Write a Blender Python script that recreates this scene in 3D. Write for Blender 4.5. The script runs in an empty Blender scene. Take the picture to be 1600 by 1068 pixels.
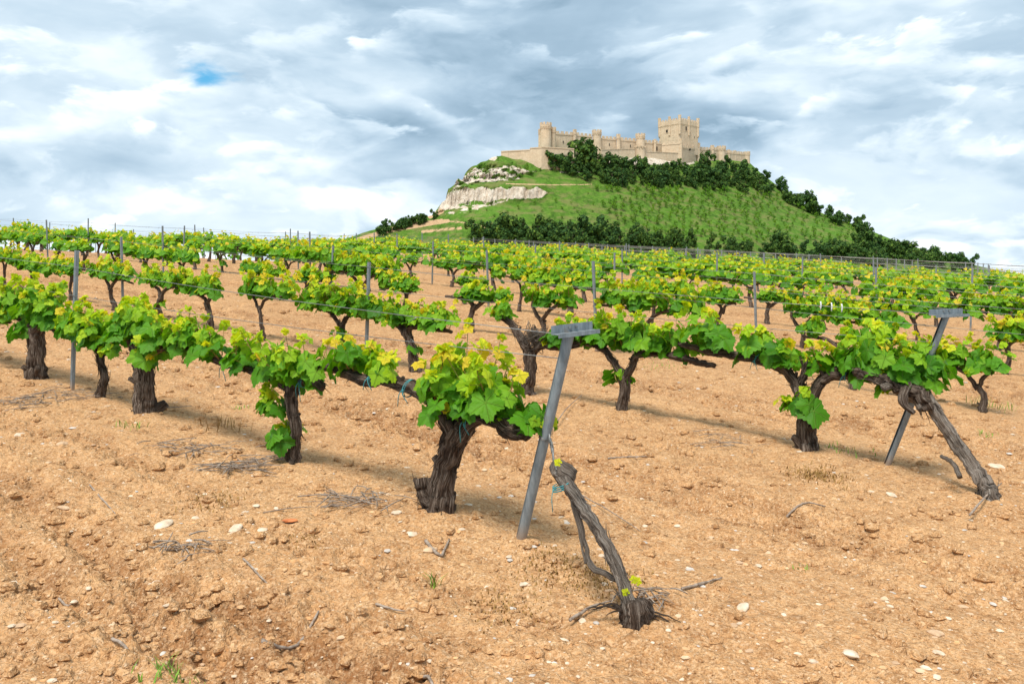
import bpy, math, random
import numpy as np
from mathutils import Vector, Matrix
R = math.radians
SC = bpy.context.scene
COL = SC.collection
F, CX, HY, CH = 1300.0, 800.0, 430.0, 2.02      # focal length and horizon in photo pixels, camera height

# ------------------------------------------------------------------ camera, light, sky
cam_d = bpy.data.cameras.new('camera')
cam = bpy.data.objects.new('camera', cam_d)
COL.objects.link(cam)
cam.location = (0, 0, CH)
cam.rotation_euler = (R(90), 0, 0)
cam_d.sensor_width = 36
cam_d.lens = 36 * F / 1600
cam_d.shift_y = -(534 - HY) / 1600
cam_d.clip_end = 12000
SC.camera = cam
SC.view_settings.view_transform = 'Standard'
SC.view_settings.look = 'None'
SC.view_settings.exposure = 1.0
SC.view_settings.gamma = 1

SUN_EL, SUN_AZ = 62, 205        # degrees; azimuth clockwise from +Y
sd = bpy.data.lights.new('sun', 'SUN')
sd.energy = 2.4
sd.angle = R(20)
sd.color = (1, .95, .87)
so = bpy.data.objects.new('sun', sd)
COL.objects.link(so)
sdir = Vector((math.sin(R(SUN_AZ)) * math.cos(R(SUN_EL)), math.cos(R(SUN_AZ)) * math.cos(R(SUN_EL)), math.sin(R(SUN_EL))))
so.rotation_euler = sdir.to_track_quat('Z', 'Y').to_euler()


class NT:
    """small helper for node trees"""
    def __init__(s, tree):
        s.t = tree
        tree.nodes.clear()

    def n(s, kind, **kw):
        nd = s.t.nodes.new(kind)
        for k, v in kw.items():
            if k.startswith('i_'):
                key = k[2:]
                key = int(key) if key.isdigit() else key.replace('_', ' ')
                s.put(nd, key, v)
            else:
                setattr(nd, k, v)
        return nd

    def put(s, nd, key, v):
        sock = nd.inputs[key]
        if isinstance(v, bpy.types.NodeSocket):
            s.t.links.new(v, sock)
        else:
            sock.default_value = v

    def math(s, op, a, b=0.0, clamp=False):
        nd = s.t.nodes.new('ShaderNodeMath')
        nd.operation = op
        nd.use_clamp = clamp
        s.put(nd, 0, a)
        s.put(nd, 1, b)
        return nd.outputs[0]

    def vmath(s, op, a, b=(0, 0, 0)):
        nd = s.t.nodes.new('ShaderNodeVectorMath')
        nd.operation = op
        s.put(nd, 0, a)
        if op == 'SCALE':
            s.put(nd, 3, b)
        else:
            s.put(nd, 1, b)
        return nd.outputs['Value'] if op in ('LENGTH', 'DISTANCE', 'DOT_PRODUCT') else nd.outputs[0]

    def noise(s, vec, scale, detail=4, rough=.5, dist=0.0, w=None):
        nd = s.n('ShaderNodeTexNoise')
        if w is not None:
            nd.noise_dimensions = '4D'
            nd.inputs['W'].default_value = w
        if vec is not None:
            s.put(nd, 'Vector', vec)
        s.put(nd, 'Scale', scale)
        s.put(nd, 'Detail', detail)
        s.put(nd, 'Roughness', rough)
        s.put(nd, 'Distortion', dist)
        return nd.outputs[0]

    def ramp(s, fac, stops, interp='LINEAR'):
        nd = s.n('ShaderNodeValToRGB')
        s.put(nd, 0, fac)
        cr = nd.color_ramp
        cr.interpolation = interp
        while len(cr.elements) < len(stops):
            cr.elements.new(.5)
        for e, (p, c) in zip(cr.elements, stops):
            e.position = p
            e.color = (c, c, c, 1) if isinstance(c, (int, float)) else (*c, 1)
        return nd.outputs[0]

    def mix(s, fac, a, b, mode='MIX'):
        nd = s.n('ShaderNodeMix', data_type='RGBA', blend_type=mode)
        s.put(nd, 0, fac)
        for k, v in ((6, a), (7, b)):
            if isinstance(v, tuple) and len(v) == 3:
                v = (*v, 1)
            s.put(nd, k, v)
        return nd.outputs[2]

    def mrange(s, v, a, b, c=0.0, d=1.0, smooth=True):
        nd = s.n('ShaderNodeMapRange')
        nd.interpolation_type = 'SMOOTHSTEP' if smooth else 'LINEAR'
        for k, x in enumerate((v, a, b, c, d)):
            s.put(nd, k, x)
        return nd.outputs[0]


SKYB = ((860, 130, .30, -.44), (1170, 160, .15, -.22), (300, 340, .30, .13), (330, 30, .22, -.14), (620, 270, .12, .24), (1450, 290, .22, .12), (130, 140, .2, .14), (180, 250, .14, -.14), (1380, 40, .2, .08))


def pxdir(px, py):
    v = Vector(((px - CX) / F, 1, (HY - py) / F))
    v.normalize()
    return tuple(v)


world = bpy.data.worlds.new('World')
SC.world = world
world.use_nodes = True
W = NT(world.node_tree)
tc = W.n('ShaderNodeTexCoord').outputs['Generated']
sky = W.n('ShaderNodeTexSky', sky_type='NISHITA', sun_disc=False, sun_elevation=R(SUN_EL), sun_rotation=R(SUN_AZ))
W.put(sky, 0, tc)
skyc = W.vmath('SCALE', sky.outputs[0], .12)
sep = W.n('ShaderNodeSeparateXYZ', i_0=tc)
den = W.math('ADD', W.math('MAXIMUM', sep.outputs[2], 0.0), .95)
# clouds lie on a sheet overhead, so they flatten and crowd towards the horizon
cvec = W.n('ShaderNodeCombineXYZ', i_0=W.math('DIVIDE', sep.outputs[0], den), i_1=W.math('DIVIDE', sep.outputs[1], den), i_2=W.math('MULTIPLY', sep.outputs[2], 2.0)).outputs[0]
warp = W.n('ShaderNodeTexNoise')
W.put(warp, 'Vector', cvec); W.put(warp, 'Scale', 5.0); W.put(warp, 'Detail', 5)
cv2 = W.vmath('ADD', cvec, W.vmath('SCALE', W.vmath('SUBTRACT', warp.outputs['Color'], (.5, .5, .5)), .12))
mid = W.noise(cv2, 5.0, 7, .5, 0, 5.1)
det = W.noise(cv2, 15, 6, .55, 0, 1.7)
base_v = .55
for (qx, qy, rad, amt) in SKYB:
    d = W.vmath('DISTANCE', W.vmath('MULTIPLY', tc, (1, 1, 1.7)), tuple(a * b for a, b in zip(pxdir(qx, qy), (1, 1, 1.7))))
    wob = W.math('ADD', d, W.math('MULTIPLY', W.math('SUBTRACT', mid, .5), .5))
    base_v = W.math('ADD', base_v, W.math('MULTIPLY', W.mrange(wob, 0.0, rad, 1.0, 0.0), amt))
val = W.math('ADD', base_v, W.math('MULTIPLY', W.math('SUBTRACT', mid, .5), 1.0))
# banks of cumulus one before another: lit rim above, grey body below
for (sc, sd_, th, mix_) in ((2.9, 3.0, .48, .7), (5.2, 7.7, .50, .8), (8.6, 1.3, .53, .7)):
    n_a = W.noise(cv2, sc, 8, .54, 0, sd_)
    n_b = W.noise(W.vmath('ADD', cv2, (-.01, -.02, .20 / sc)), sc, 5, .5, 0, sd_)
    rim = W.math('MULTIPLY', W.math('SUBTRACT', n_a, n_b), 3.4)
    body = W.math('MULTIPLY', W.math('SUBTRACT', n_a, th), -3.4)
    sh = W.math('ADD', W.math('ADD', base_v, .20), W.math('ADD', rim, body))
    m_ = W.mrange(n_a, th - .01, th + .06)
    val = W.n('ShaderNodeMix', i_0=W.math('MULTIPLY', m_, mix_), i_2=val, i_3=sh).outputs[0]
val = W.math('ADD', .56, W.math('MULTIPLY', W.math('SUBTRACT', val, .56), 1.12))
val = W.math('ADD', val, W.math('MULTIPLY', W.math('SUBTRACT', det, .5), .22))
val = W.math('ADD', val, W.math('MULTIPLY', W.mrange(sep.outputs[2], 0.0, .10, 1.0, 0.0), .08))
ccol = W.ramp(val, [(0.0, (.25, .37, .48)), (.28, (.36, .49, .61)), (.5, (.49, .62, .73)), (.72, (.66, .77, .85)), (1.0, (.92, .96, .99))])
dB = W.vmath('DISTANCE', W.vmath('MULTIPLY', tc, (1, 1, 1.5)), tuple(a * b for a, b in zip(pxdir(322, 122), (1, 1, 1.5))))
dBw = W.math('ADD', dB, W.math('ADD', W.math('MULTIPLY', W.math('SUBTRACT', det, .5), .16), W.math('MULTIPLY', W.math('SUBTRACT', mid, .5), .10)))
hole = W.mrange(dBw, -.004, .034, 1.0, 0.0)
blue = W.mix(.7, skyc, (.05, .42, .74))
ccol = W.mix(hole, ccol, blue)
bg = W.n('ShaderNodeBackground', i_0=ccol, i_1=.62)
out = W.n('ShaderNodeOutputWorld')
W.t.links.new(bg.outputs[0], out.inputs[0])

# ------------------------------------------------------------------ helpers
def at(px, py, Y):
    return Vector(((px - CX) / F * Y, Y, CH + (HY - py) / F * Y))


def tag(o, label=None, cat=None, group=None, kind=None):
    for k, v in (('label', label), ('category', cat), ('group', group), ('kind', kind)):
        if v:
            o[k] = v
    return o


ONES = 'zeroth first second third fourth fifth sixth seventh eighth ninth tenth eleventh twelfth thirteenth fourteenth fifteenth sixteenth seventeenth eighteenth nineteenth'.split()
TENS = ['', '', 'twenty', 'thirty', 'forty', 'fifty', 'sixty', 'seventy', 'eighty', 'ninety']
TENTH = ['', '', 'twentieth', 'thirtieth', 'fortieth', 'fiftieth', 'sixtieth', 'seventieth', 'eightieth', 'ninetieth']


def ordinal(n):
    if n >= 100:
        h = ('', 'hundred', 'two-hundred')[n // 100]
        return h + 'th' if n % 100 == 0 else h + '-' + ordinal(n % 100)
    if n < 20:
        return ONES[n]
    return TENTH[n // 10] if n % 10 == 0 else TENS[n // 10] + '-' + ONES[n % 10]


def link(name, data, parent=None, mat=None):
    o = bpy.data.objects.new(name, data)
    COL.objects.link(o)
    if parent is not None:
        o.parent = parent
    return o


def empty(name, loc=(0, 0, 0), rz=0.0):
    o = bpy.data.objects.new(name, None)
    o.empty_display_size = .1
    COL.objects.link(o)
    o.location = loc
    o.rotation_euler = (0, 0, rz)
    return o


def copy_tree(o, parent=None):
    c = o.copy()
    COL.objects.link(c)
    if parent is not None:
        c.parent = parent
    for ch in [x for x in o.children]:
        copy_tree(ch, c)
    return c


class MB:
    """collects vertices and faces of one mesh; optional uv and colour value per vertex"""
    def __init__(s):
        s.v, s.f, s.m, s.uv, s.c = [], [], [], [], []

    def add(s, verts, faces, mi=0, uv=None, c=0.0):
        b = len(s.v)
        s.v.extend(verts)
        s.f.extend([tuple(b + i for i in f) for f in faces])
        s.m.extend([mi] * len(faces))
        s.uv.extend(uv if uv is not None else [(0, 0)] * len(verts))
        s.c.extend([float(c)] * len(verts) if isinstance(c, (int, float)) else c)

    def box(s, a, b, mi=0, rot=None):
        x0, y0, z0 = a
        x1, y1, z1 = b
        vs = [(x0, y0, z0), (x1, y0, z0), (x1, y1, z0), (x0, y1, z0), (x0, y0, z1), (x1, y0, z1), (x1, y1, z1), (x0, y1, z1)]
        if rot is not None:
            vs = [tuple(rot @ Vector(v)) for v in vs]
        s.add(vs, [(0, 3, 2, 1), (4, 5, 6, 7), (0, 1, 5, 4), (1, 2, 6, 5), (2, 3, 7, 6), (3, 0, 4, 7)], mi)

    def mesh(s, name, mats, smooth=False):
        me = bpy.data.meshes.new(name)
        me.from_pydata([tuple(p) for p in s.v], [], s.f)
        for m in mats:
            me.materials.append(m)
        if len(mats) > 1:
            me.polygons.foreach_set('material_index', np.array(s.m, dtype=np.int32))
        if smooth:
            me.polygons.foreach_set('use_smooth', np.ones(len(s.f), dtype=bool))
        n = len(s.v)
        a = me.attributes.new('tone', 'FLOAT', 'POINT')
        a.data.foreach_set('value', np.array(s.c, dtype=np.float32))
        a = me.attributes.new('luv', 'FLOAT_VECTOR', 'POINT')
        uvw = np.zeros((n, 3), dtype=np.float32)
        if n:
            uvw[:, :2] = np.array(s.uv, dtype=np.float32)
        a.data.foreach_set('vector', uvw.ravel())
        me.update()
        return me

    def build(s, name, mats, parent=None, smooth=False):
        return link(name, s.mesh(name, mats if isinstance(mats, (list, tuple)) else [mats], smooth), parent)


def catmull(pts, rad, sub):
    P = [Vector(p) for p in pts]
    n = len(P)
    if n == 2:
        out = [P[0].lerp(P[1], k / sub) for k in range(sub + 1)]
        return out, [rad[0] + (rad[1] - rad[0]) * k / sub for k in range(sub + 1)]
    o, r = [], []
    for i in range(n - 1):
        p0 = P[i - 1] if i else P[0] * 2 - P[1]
        p1, p2 = P[i], P[i + 1]
        p3 = P[i + 2] if i + 2 < n else P[-1] * 2 - P[-2]
        for k in range(sub):
            t = k / sub
            o.append(.5 * ((2 * p1) + (p2 - p0) * t + (2 * p0 - 5 * p1 + 4 * p2 - p3) * t * t + (3 * p1 - p0 - 3 * p2 + p3) * t ** 3))
            r.append(rad[i] + (rad[i + 1] - rad[i]) * t)
    o.append(P[-1])
    r.append(rad[-1])
    return o, r


def tube(mb, pts, rad, sides=6, sub=4, rng=None, rough=0.0, ridge=0.0, twist=1.5, jit=0.0, mi=0, c=0.0, cap=True):
    """tube along a smoothed polyline; ridge gives long bark strands, rough gives lumps"""
    P, Rr = catmull(pts, rad, sub)
    n = len(P)
    if rng is not None and jit:
        for i in range(1, n - 1):
            P[i] = P[i] + Vector((rng.uniform(-1, 1), rng.uniform(-1, 1), rng.uniform(-1, 1))) * jit
    verts, uv = [], []
    T = (P[1] - P[0]).normalized()
    N = T.orthogonal().normalized()
    ph = [rng.uniform(0, 6.28) for _ in range(6)] if rng else [0] * 6
    L = 0
    for i in range(n):
        T2 = (P[min(i + 1, n - 1)] - P[max(i - 1, 0)])
        if T2.length < 1e-6:
            T2 = T
        T2 = T2.normalized()
        N = (N - T2 * N.dot(T2))
        N = N.normalized() if N.length > 1e-6 else T2.orthogonal().normalized()
        B = T2.cross(N)
        T = T2
        if i:
            L += (P[i] - P[i - 1]).length
        for k in range(sides):
            a = 2 * math.pi * k / sides
            q = 1.0
            if ridge:
                tw = twist * L * 3
                q += ridge * (math.sin(3 * a + tw + ph[0]) * .6 + math.sin(5 * a + tw * 1.3 + ph[1] + 2.3 * math.sin(L * 9 + ph[3])) * .5 + math.sin(8 * a + tw + ph[2] + 2 * math.sin(L * 14 + ph[4])) * .42)
            if rough and rng:
                q += rng.uniform(-1, 1) * rough + math.sin(L * 23 + ph[5]) * rough * .6 + math.sin(L * 41 + ph[2] + a) * rough * .5
            verts.append(P[i] + (N * math.cos(a) + B * math.sin(a)) * (Rr[i] * q))
            uv.append((k / sides, L))
    faces = []
    for i in range(n - 1):
        for k in range(sides):
            k2 = (k + 1) % sides
            faces.append((i * sides + k, i * sides + k2, (i + 1) * sides + k2, (i + 1) * sides + k))
    if cap:
        faces.append(tuple(range(sides))[::-1])
        faces.append(tuple((n - 1) * sides + k for k in range(sides)))
    mb.add(verts, faces, mi, uv, c)


# ---- numpy gradient noise
_rs = np.random.RandomState(7)
_perm = _rs.permutation(256)
_perm = np.concatenate([_perm, _perm, _perm])
_ga = _rs.rand(256) * 2 * np.pi
_gx, _gy = np.cos(_ga), np.sin(_ga)


def perlin(x, y):
    xi, yi = np.floor(x).astype(np.int64), np.floor(y).astype(np.int64)
    xf, yf = x - xi, y - yi
    xi &= 255
    yi &= 255
    u, v = xf * xf * xf * (xf * (xf * 6 - 15) + 10), yf * yf * yf * (yf * (yf * 6 - 15) + 10)

    def g(a, b, dx, dy):
        h = _perm[_perm[a] + b] & 255
        return _gx[h] * dx + _gy[h] * dy
    n00, n10 = g(xi, yi, xf, yf), g(xi + 1, yi, xf - 1, yf)
    n01, n11 = g(xi, yi + 1, xf, yf - 1), g(xi + 1, yi + 1, xf - 1, yf - 1)
    return (n00 + (n10 - n00) * u) * (1 - v) + (n01 + (n11 - n01) * u) * v


def fbm(x, y, oct=4, gain=.5):
    a, s, f = 1.0, 0, 1.0
    for k in range(oct):
        s = s + a * perlin(x * f + 17.3 * k, y * f - 9.1 * k)
        a *= gain
        f *= 2.03
    return s


def sstep(a, b, x):
    t = np.clip((np.asarray(x, dtype=float) - a) / (b - a), 0, 1)
    return t * t * (3 - 2 * t)


# ------------------------------------------------------------------ materials
def mat(name):
    m = bpy.data.materials.new(name)
    m.use_nodes = True
    return m, NT(m.node_tree)


def finish(N, bsdf, disp=None):
    o = N.n('ShaderNodeOutputMaterial')
    N.t.links.new(bsdf, o.inputs[0])
    return o


def bump(N, h, dist, strength=1.0):
    b = N.n('ShaderNodeBump')
    N.put(b, 'Height', h)
    N.put(b, 'Distance', dist)
    N.put(b, 'Strength', strength)
    return b.outputs[0]


def principled(N, col, rough=.8, normal=None, metallic=0.0, spec=.3):
    p = N.n('ShaderNodeBsdfPrincipled')
    N.put(p, 'Base Color', (*col, 1) if isinstance(col, tuple) else col)
    N.put(p, 'Roughness', rough)
    N.put(p, 'Metallic', metallic)
    N.put(p, 'Specular IOR Level', spec)
    if normal is not None:
        N.put(p, 'Normal', normal)
    return p.outputs[0]


def m_soil():
    m, N = mat('dry_soil')
    geo = N.n('ShaderNodeNewGeometry').outputs['Position']
    tone = N.n('ShaderNodeAttribute', attribute_name='tone').outputs['Fac']
    n1 = N.noise(geo, .55, 5, .6)
    n2 = N.noise(geo, 5, 6, .65)
    n3 = N.noise(geo, 45, 5, .7)
    wv = N.n('ShaderNodeTexNoise', i_Scale=18.0, i_Detail=3.0)
    N.put(wv, 'Vector', geo)
    wp = N.vmath('ADD', geo, N.vmath('SCALE', N.vmath('SUBTRACT', wv.outputs['Color'], (.5, .5, .5)), .05))
    V = []
    for sc in (20.0, 48.0, 110.0):
        v = N.n('ShaderNodeTexVoronoi', i_Scale=sc)
        N.put(v, 'Vector', wp)
        sp = N.n('ShaderNodeSeparateColor', i_0=v.outputs['Color'])
        V.append((v.outputs['Distance'], sp.outputs[0], sp.outputs[1]))
    c = N.ramp(n2, [(.3, (.395, .192, .078)), (.5, (.530, .280, .120)), (.7, (.625, .365, .175))])
    c = N.mix(N.mrange(n1, .35, .65, 0, .5), c, (.61, .350, .160))
    c = N.mix(N.math('MULTIPLY', tone, 1.0, True), c, (.275, .120, .044))  # tone darkens ruts and furrows: their shade put into the soil colour
    # crumbs: each of its own shade
    c = N.mix(N.math('MULTIPLY', V[1][1], .38), c, (.64, .415, .225))
    c = N.mix(N.mrange(V[0][1], .70, 1.0, 0, .5), c, (.29, .130, .048))
    c = N.mix(N.mrange(V[2][1], .45, 1.0, 0, .65), c, (.26, .118, .044))
    c = N.mix(N.mrange(n3, .48, .66, 0, .55), c, (.74, .52, .32))
    chip = N.math('MULTIPLY', N.mrange(V[1][0], .42, .30), N.math('GREATER_THAN', V[1][2], .94))
    c = N.mix(N.math('MULTIPLY', chip, .7), c, (.72, .54, .36))

    def dome(d):
        return N.math('SUBTRACT', 1.0, N.math('POWER', d, 1.6))
    h = N.math('MULTIPLY', N.math('MULTIPLY', dome(V[0][0]), N.mrange(V[0][1], .35, .9, .1, 1.0)), 1.0)
    h = N.math('ADD', h, N.math('MULTIPLY', N.math('MULTIPLY', dome(V[1][0]), N.mrange(V[1][1], .2, .9, .2, 1.0)), .55))
    h = N.math('ADD', h, N.math('MULTIPLY', dome(V[2][0]), .22))
    h = N.math('ADD', h, N.math('MULTIPLY', n3, .5))
    finish(N, principled(N, c, .95, bump(N, h, .024), spec=.1))
    return m


def m_bark(name='vine_bark', dark=(.026, .016, .012), light=(.36, .29, .235), mid=(.110, .074, .053)):
    m, N = mat(name)
    u = N.n('ShaderNodeAttribute', attribute_name='luv').outputs['Vector']
    s = N.n('ShaderNodeSeparateXYZ', i_0=u)
    a = N.math('MULTIPLY', s.outputs[0], 6.2832)
    vec = N.n('ShaderNodeCombineXYZ', i_0=N.math('COSINE', a), i_1=N.math('SINE', a), i_2=N.math('MULTIPLY', s.outputs[1], 1.6)).outputs[0]
    n1 = N.noise(vec, 5.5, 6, .7, .6)
    n2 = N.noise(N.vmath('MULTIPLY', vec, (1, 1, 2.2)), 2.2, 4, .6)
    geo = N.n('ShaderNodeTexCoord').outputs['Object']
    n3 = N.noise(geo, 90, 4, .6)
    n1 = N.noise(N.vmath('MULTIPLY', vec, (1, 1, .45)), 9, 6, .7, .4)
    f = N.math('ADD', N.math('MULTIPLY', n1, .75), N.math('MULTIPLY', n2, .25))
    c = N.ramp(f, [(.40, dark), (.49, mid), (.58, light)])
    c = N.mix(N.math('MULTIPLY', n3, .35), c, mid)
    finish(N, principled(N, c, .92, bump(N, N.math('ADD', f, N.math('MULTIPLY', n3, .15)), .06), spec=.12))
    return m


def m_leaf():
    m, N = mat('vine_leaf')
    tone = N.n('ShaderNodeAttribute', attribute_name='tone').outputs['Fac']
    u = N.n('ShaderNodeAttribute', attribute_name='luv').outputs['Vector']
    s = N.n('ShaderNodeSeparateXYZ', i_0=u)
    ang = N.math('ARCTAN2', s.outputs[0], s.outputs[1])
    r = N.vmath('LENGTH', u)
    # five main veins radiate from the stalk, with finer ones between
    k = N.math('ABSOLUTE', N.math('SINE', N.math('MULTIPLY', ang, 2.6)))
    vein = N.mrange(N.math('MULTIPLY', k, r), .0, .075, 1.0, 0.0)
    geo = N.n('ShaderNodeNewGeometry').outputs['Position']
    n = N.noise(geo, 14, 4, .6)
    col = N.ramp(tone, [(0.0, (.040, .170, .005)), (.3, (.105, .320, .007)), (.55, (.225, .450, .010)), (.75, (.44, .64, .014)), (.88, (.72, .74, .020)), (1.0, (.82, .56, .035))])
    col = N.mix(N.mrange(n, .3, .7, 0, .35), col, N.mix(1.0, col, (.62, .72, .5), 'MULTIPLY'))
    col = N.mix(N.math('MULTIPLY', vein, .38), col, (.34, .50, .10))
    bm = bump(N, N.math('ADD', N.math('MULTIPLY', vein, -1.0), N.noise(u, 9, 4, .6)), .006)
    p = principled(N, col, .5, bm, spec=.3)
    t = N.n('ShaderNodeBsdfTranslucent')
    tcol = N.mix(1.0, col, (1.25, 1.15, .55), 'MULTIPLY')
    N.put(t, 0, tcol)
    mx = N.n('ShaderNodeMixShader')
    N.put(mx, 0, .42)
    N.t.links.new(p, mx.inputs[1])
    N.t.links.new(t.outputs[0], mx.inputs[2])
    finish(N, mx.outputs[0])
    return m


def m_plain(name, ca, cb, scale=20, rough=.8, metallic=0.0, bd=.004, detail=5, spec=.3, lo=.35, hi=.65):
    m, N = mat(name)
    o = N.n('ShaderNodeTexCoord').outputs['Object']
    n = N.noise(o, scale, detail, .6)
    c = N.ramp(n, [(lo, ca), (hi, cb)])
    finish(N, principled(N, c, rough, bump(N, n, bd), metallic, spec))
    return m


def m_foliage(name, cols, trans=.2, scale=1.0):
    m, N = mat(name)
    tone = N.n('ShaderNodeAttribute', attribute_name='tone').outputs['Fac']
    info = N.n('ShaderNodeObjectInfo')
    o = N.n('ShaderNodeTexCoord').outputs['Object']
    f = N.math('ADD', N.math('MULTIPLY', tone, .7), N.math('MULTIPLY', N.noise(o, scale, 3, .6), .3))
    c = N.ramp(f, [(.15, cols[0]), (.5, cols[1]), (.85, cols[2])])
    c = N.mix(N.math('MULTIPLY', info.outputs['Random'], .7), c, N.mix(1.0, c, (1.7, 1.35, .8), 'MULTIPLY'))
    p = principled(N, c, .75, spec=.15)
    t = N.n('ShaderNodeBsdfTranslucent')
    N.put(t, 0, c)
    mx = N.n('ShaderNodeMixShader')
    N.put(mx, 0, trans)
    N.t.links.new(p, mx.inputs[1])
    N.t.links.new(t.outputs[0], mx.inputs[2])
    finish(N, mx.outputs[0])
    return m


def m_stone_wall(name='castle_stone', warm=1.0, s=.09):
    m, N = mat(name)
    g = N.n('ShaderNodeNewGeometry').outputs['Position']
    n1 = N.noise(g, s, 4, .6)
    n2 = N.noise(g, .7, 5, .7)
    n3 = N.noise(N.vmath('MULTIPLY', g, (1, 1, .12)), .8, 4, .6)
    c = N.ramp(n1, [(.3, (.57, .45, .31)), (.5, (.69, .56, .40)), (.7, (.62, .48, .325))])
    c = N.mix(N.mrange(n2, .3, .7, 0, .55), c, (.50, .37, .24))
    c = N.mix(N.mrange(n3, .5, .7, 0, .4), c, (.42, .32, .22))
    b = N.n('ShaderNodeTexBrick', i_Scale=1.0)
    sp = N.n('ShaderNodeSeparateXYZ', i_0=g)
    bv = N.n('ShaderNodeCombineXYZ', i_0=N.math('ADD', sp.outputs[0], sp.outputs[1]), i_1=sp.outputs[2]).outputs[0]
    N.put(b, 'Vector', bv)
    N.put(b, 'Color1', (.78, .78, .78, 1)); N.put(b, 'Color2', (1, 1, 1, 1)); N.put(b, 'Mortar', (.6, .6, .6, 1))
    N.put(b, 'Brick Width', 1.6); N.put(b, 'Row Height', .8); N.put(b, 'Mortar Size', .06)
    c = N.mix(.35, c, b.outputs[0], 'MULTIPLY')
    finish(N, principled(N, c, .9, bump(N, n2, .15), spec=.15))
    return m


def m_hill():
    m, N = mat('hillside')
    g = N.n('ShaderNodeNewGeometry').outputs['Position']
    rock = N.n('ShaderNodeAttribute', attribute_name='rock').outputs['Fac']
    sand = N.n('ShaderNodeAttribute', attribute_name='sand').outputs['Fac']
    n1 = N.noise(g, .045, 5, .62)
    n2 = N.noise(g, .35, 6, .7)
    n3 = N.noise(N.vmath('MULTIPLY', g, (1, 1, 3.0)), .12, 5, .6)
    c = N.ramp(n2, [(.32, (.035, .085, .012)), (.5, (.078, .165, .020)), (.68, (.145, .245, .038))])
    c = N.mix(N.mrange(n1, .42, .62, 0, .55), c, (.105, .225, .026))
    c = N.mix(N.mrange(n3, .47, .62, 0, .6), c, (.21, .19, .075))
    rc = N.ramp(N.noise(N.vmath('MULTIPLY', g, (1, 1, 1.3)), .33, 6, .7), [(.3, (.27, .20, .14)), (.43, (.54, .45, .35)), (.65, (.74, .67, .57))])
    edge = N.math('ADD', rock, N.math('MULTIPLY', N.math('SUBTRACT', n2, .5), 1.1))
    c = N.mix(N.mrange(edge, .42, .56), c, rc)
    edge2 = N.math('ADD', sand, N.math('MULTIPLY', N.math('SUBTRACT', n2, .5), .8))
    c = N.mix(N.mrange(edge2, .42, .56), c, (.52, .35, .20))
    finish(N, principled(N, c, .95, bump(N, N.math('ADD', n2, N.noise(g, 1.3, 4, .6)), .9), spec=.1))
    return m


MAT_SOIL = m_soil()
MAT_BARK = m_bark()
MAT_DEAD = m_bark('weathered_bark', (.050, .038, .030), (.50, .44, .38), (.240, .190, .150))
MAT_LEAF = m_leaf()
MAT_SHOOT = m_plain('green_shoot', (.16, .20, .03), (.34, .16, .06), 9, .5)
def m_steel():
    m, N = mat('galvanised_steel')
    o = N.n('ShaderNodeTexCoord').outputs['Object']
    n = N.noise(N.vmath('MULTIPLY', o, (1, 1, .25)), 30, 6, .65)
    n2 = N.noise(o, 7, 5, .6)
    c = N.ramp(n, [(.3, (.12, .145, .16)), (.6, (.24, .27, .285))])
    c = N.mix(N.mrange(n2, .56, .72, 0, .7), c, (.20, .13, .075))
    c = N.mix(N.mrange(n2, .30, .38, .5, 0), c, (.36, .37, .37))
    z = N.n('ShaderNodeSeparateXYZ', i_0=o).outputs[2]
    c = N.mix(N.mrange(N.math('ADD', z, N.math('MULTIPLY', n2, .12)), .02, .20, .75, 0), c, (.40, .24, .12))
    finish(N, principled(N, c, .6, bump(N, n, .002), .3, .4))
    return m


MAT_STEEL = m_steel()
MAT_WIRE = m_plain('wire', (.16, .16, .155), (.30, .30, .29), 30, .5, .6, .0005)
MAT_TWINE = m_plain('blue_twine', (.03, .17, .20), (.07, .32, .34), 30, .7)
MAT_CLIP = m_plain('white_plastic', (.7, .7, .7), (.8, .8, .8), 30, .5)
MAT_STONE = m_plain('limestone', (.48, .36, .25), (.70, .58, .44), 9, .9, 0, .006)
MAT_CLOD = m_plain('soil_clod', (.44, .225, .095), (.68, .400, .195), 14, .95, 0, .008, spec=.1)
MAT_CLOD2 = m_plain('pale_clod', (.48, .28, .14), (.64, .42, .23), 14, .95, 0, .008, spec=.1)
MAT_GREY = m_plain('grey_stone', (.40, .35, .30), (.60, .54, .48), 9, .9, 0, .006)
MAT_TWIG = m_plain('dry_twig', (.16, .115, .085), (.38, .31, .25), 25, .9)
MAT_SHARD = m_plain('red_clay', (.42, .12, .04), (.60, .22, .08), 30, .9)
MAT_GRASS = m_plain('weed', (.10, .22, .02), (.24, .38, .05), 20, .7)
MAT_DRY = m_plain('dry_moss', (.17, .10, .028), (.38, .22, .07), 30, .95)
MAT_CASTLE = m_stone_wall()
MAT_DARK = m_plain('dark_opening', (.02, .018, .015), (.035, .03, .025), 2, .9)
MAT_HILL = m_hill()
MAT_PINE = m_foliage('pine_needles', ((.010, .036, .011), (.030, .082, .020), (.095, .175, .030)), .12, .5)
MAT_YOUNG = m_foliage('young_leaves', ((.045, .125, .010), (.10, .245, .018), (.19, .38, .03)), .25, .5)
MAT_TRUNK = m_plain('tree_bark', (.05, .035, .025), (.14, .10, .07), 3, .9)

# ------------------------------------------------------------------ the ground
D = Vector((-.7944, .6073, 0))          # along the rows, away from the camera
PN = Vector((.6073, .7944, 0))          # from row to row
ROW0 = Vector((.06, 5.3, 0)).dot(PN)
ROWSP = 3.87
SLOPE = .078


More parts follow.
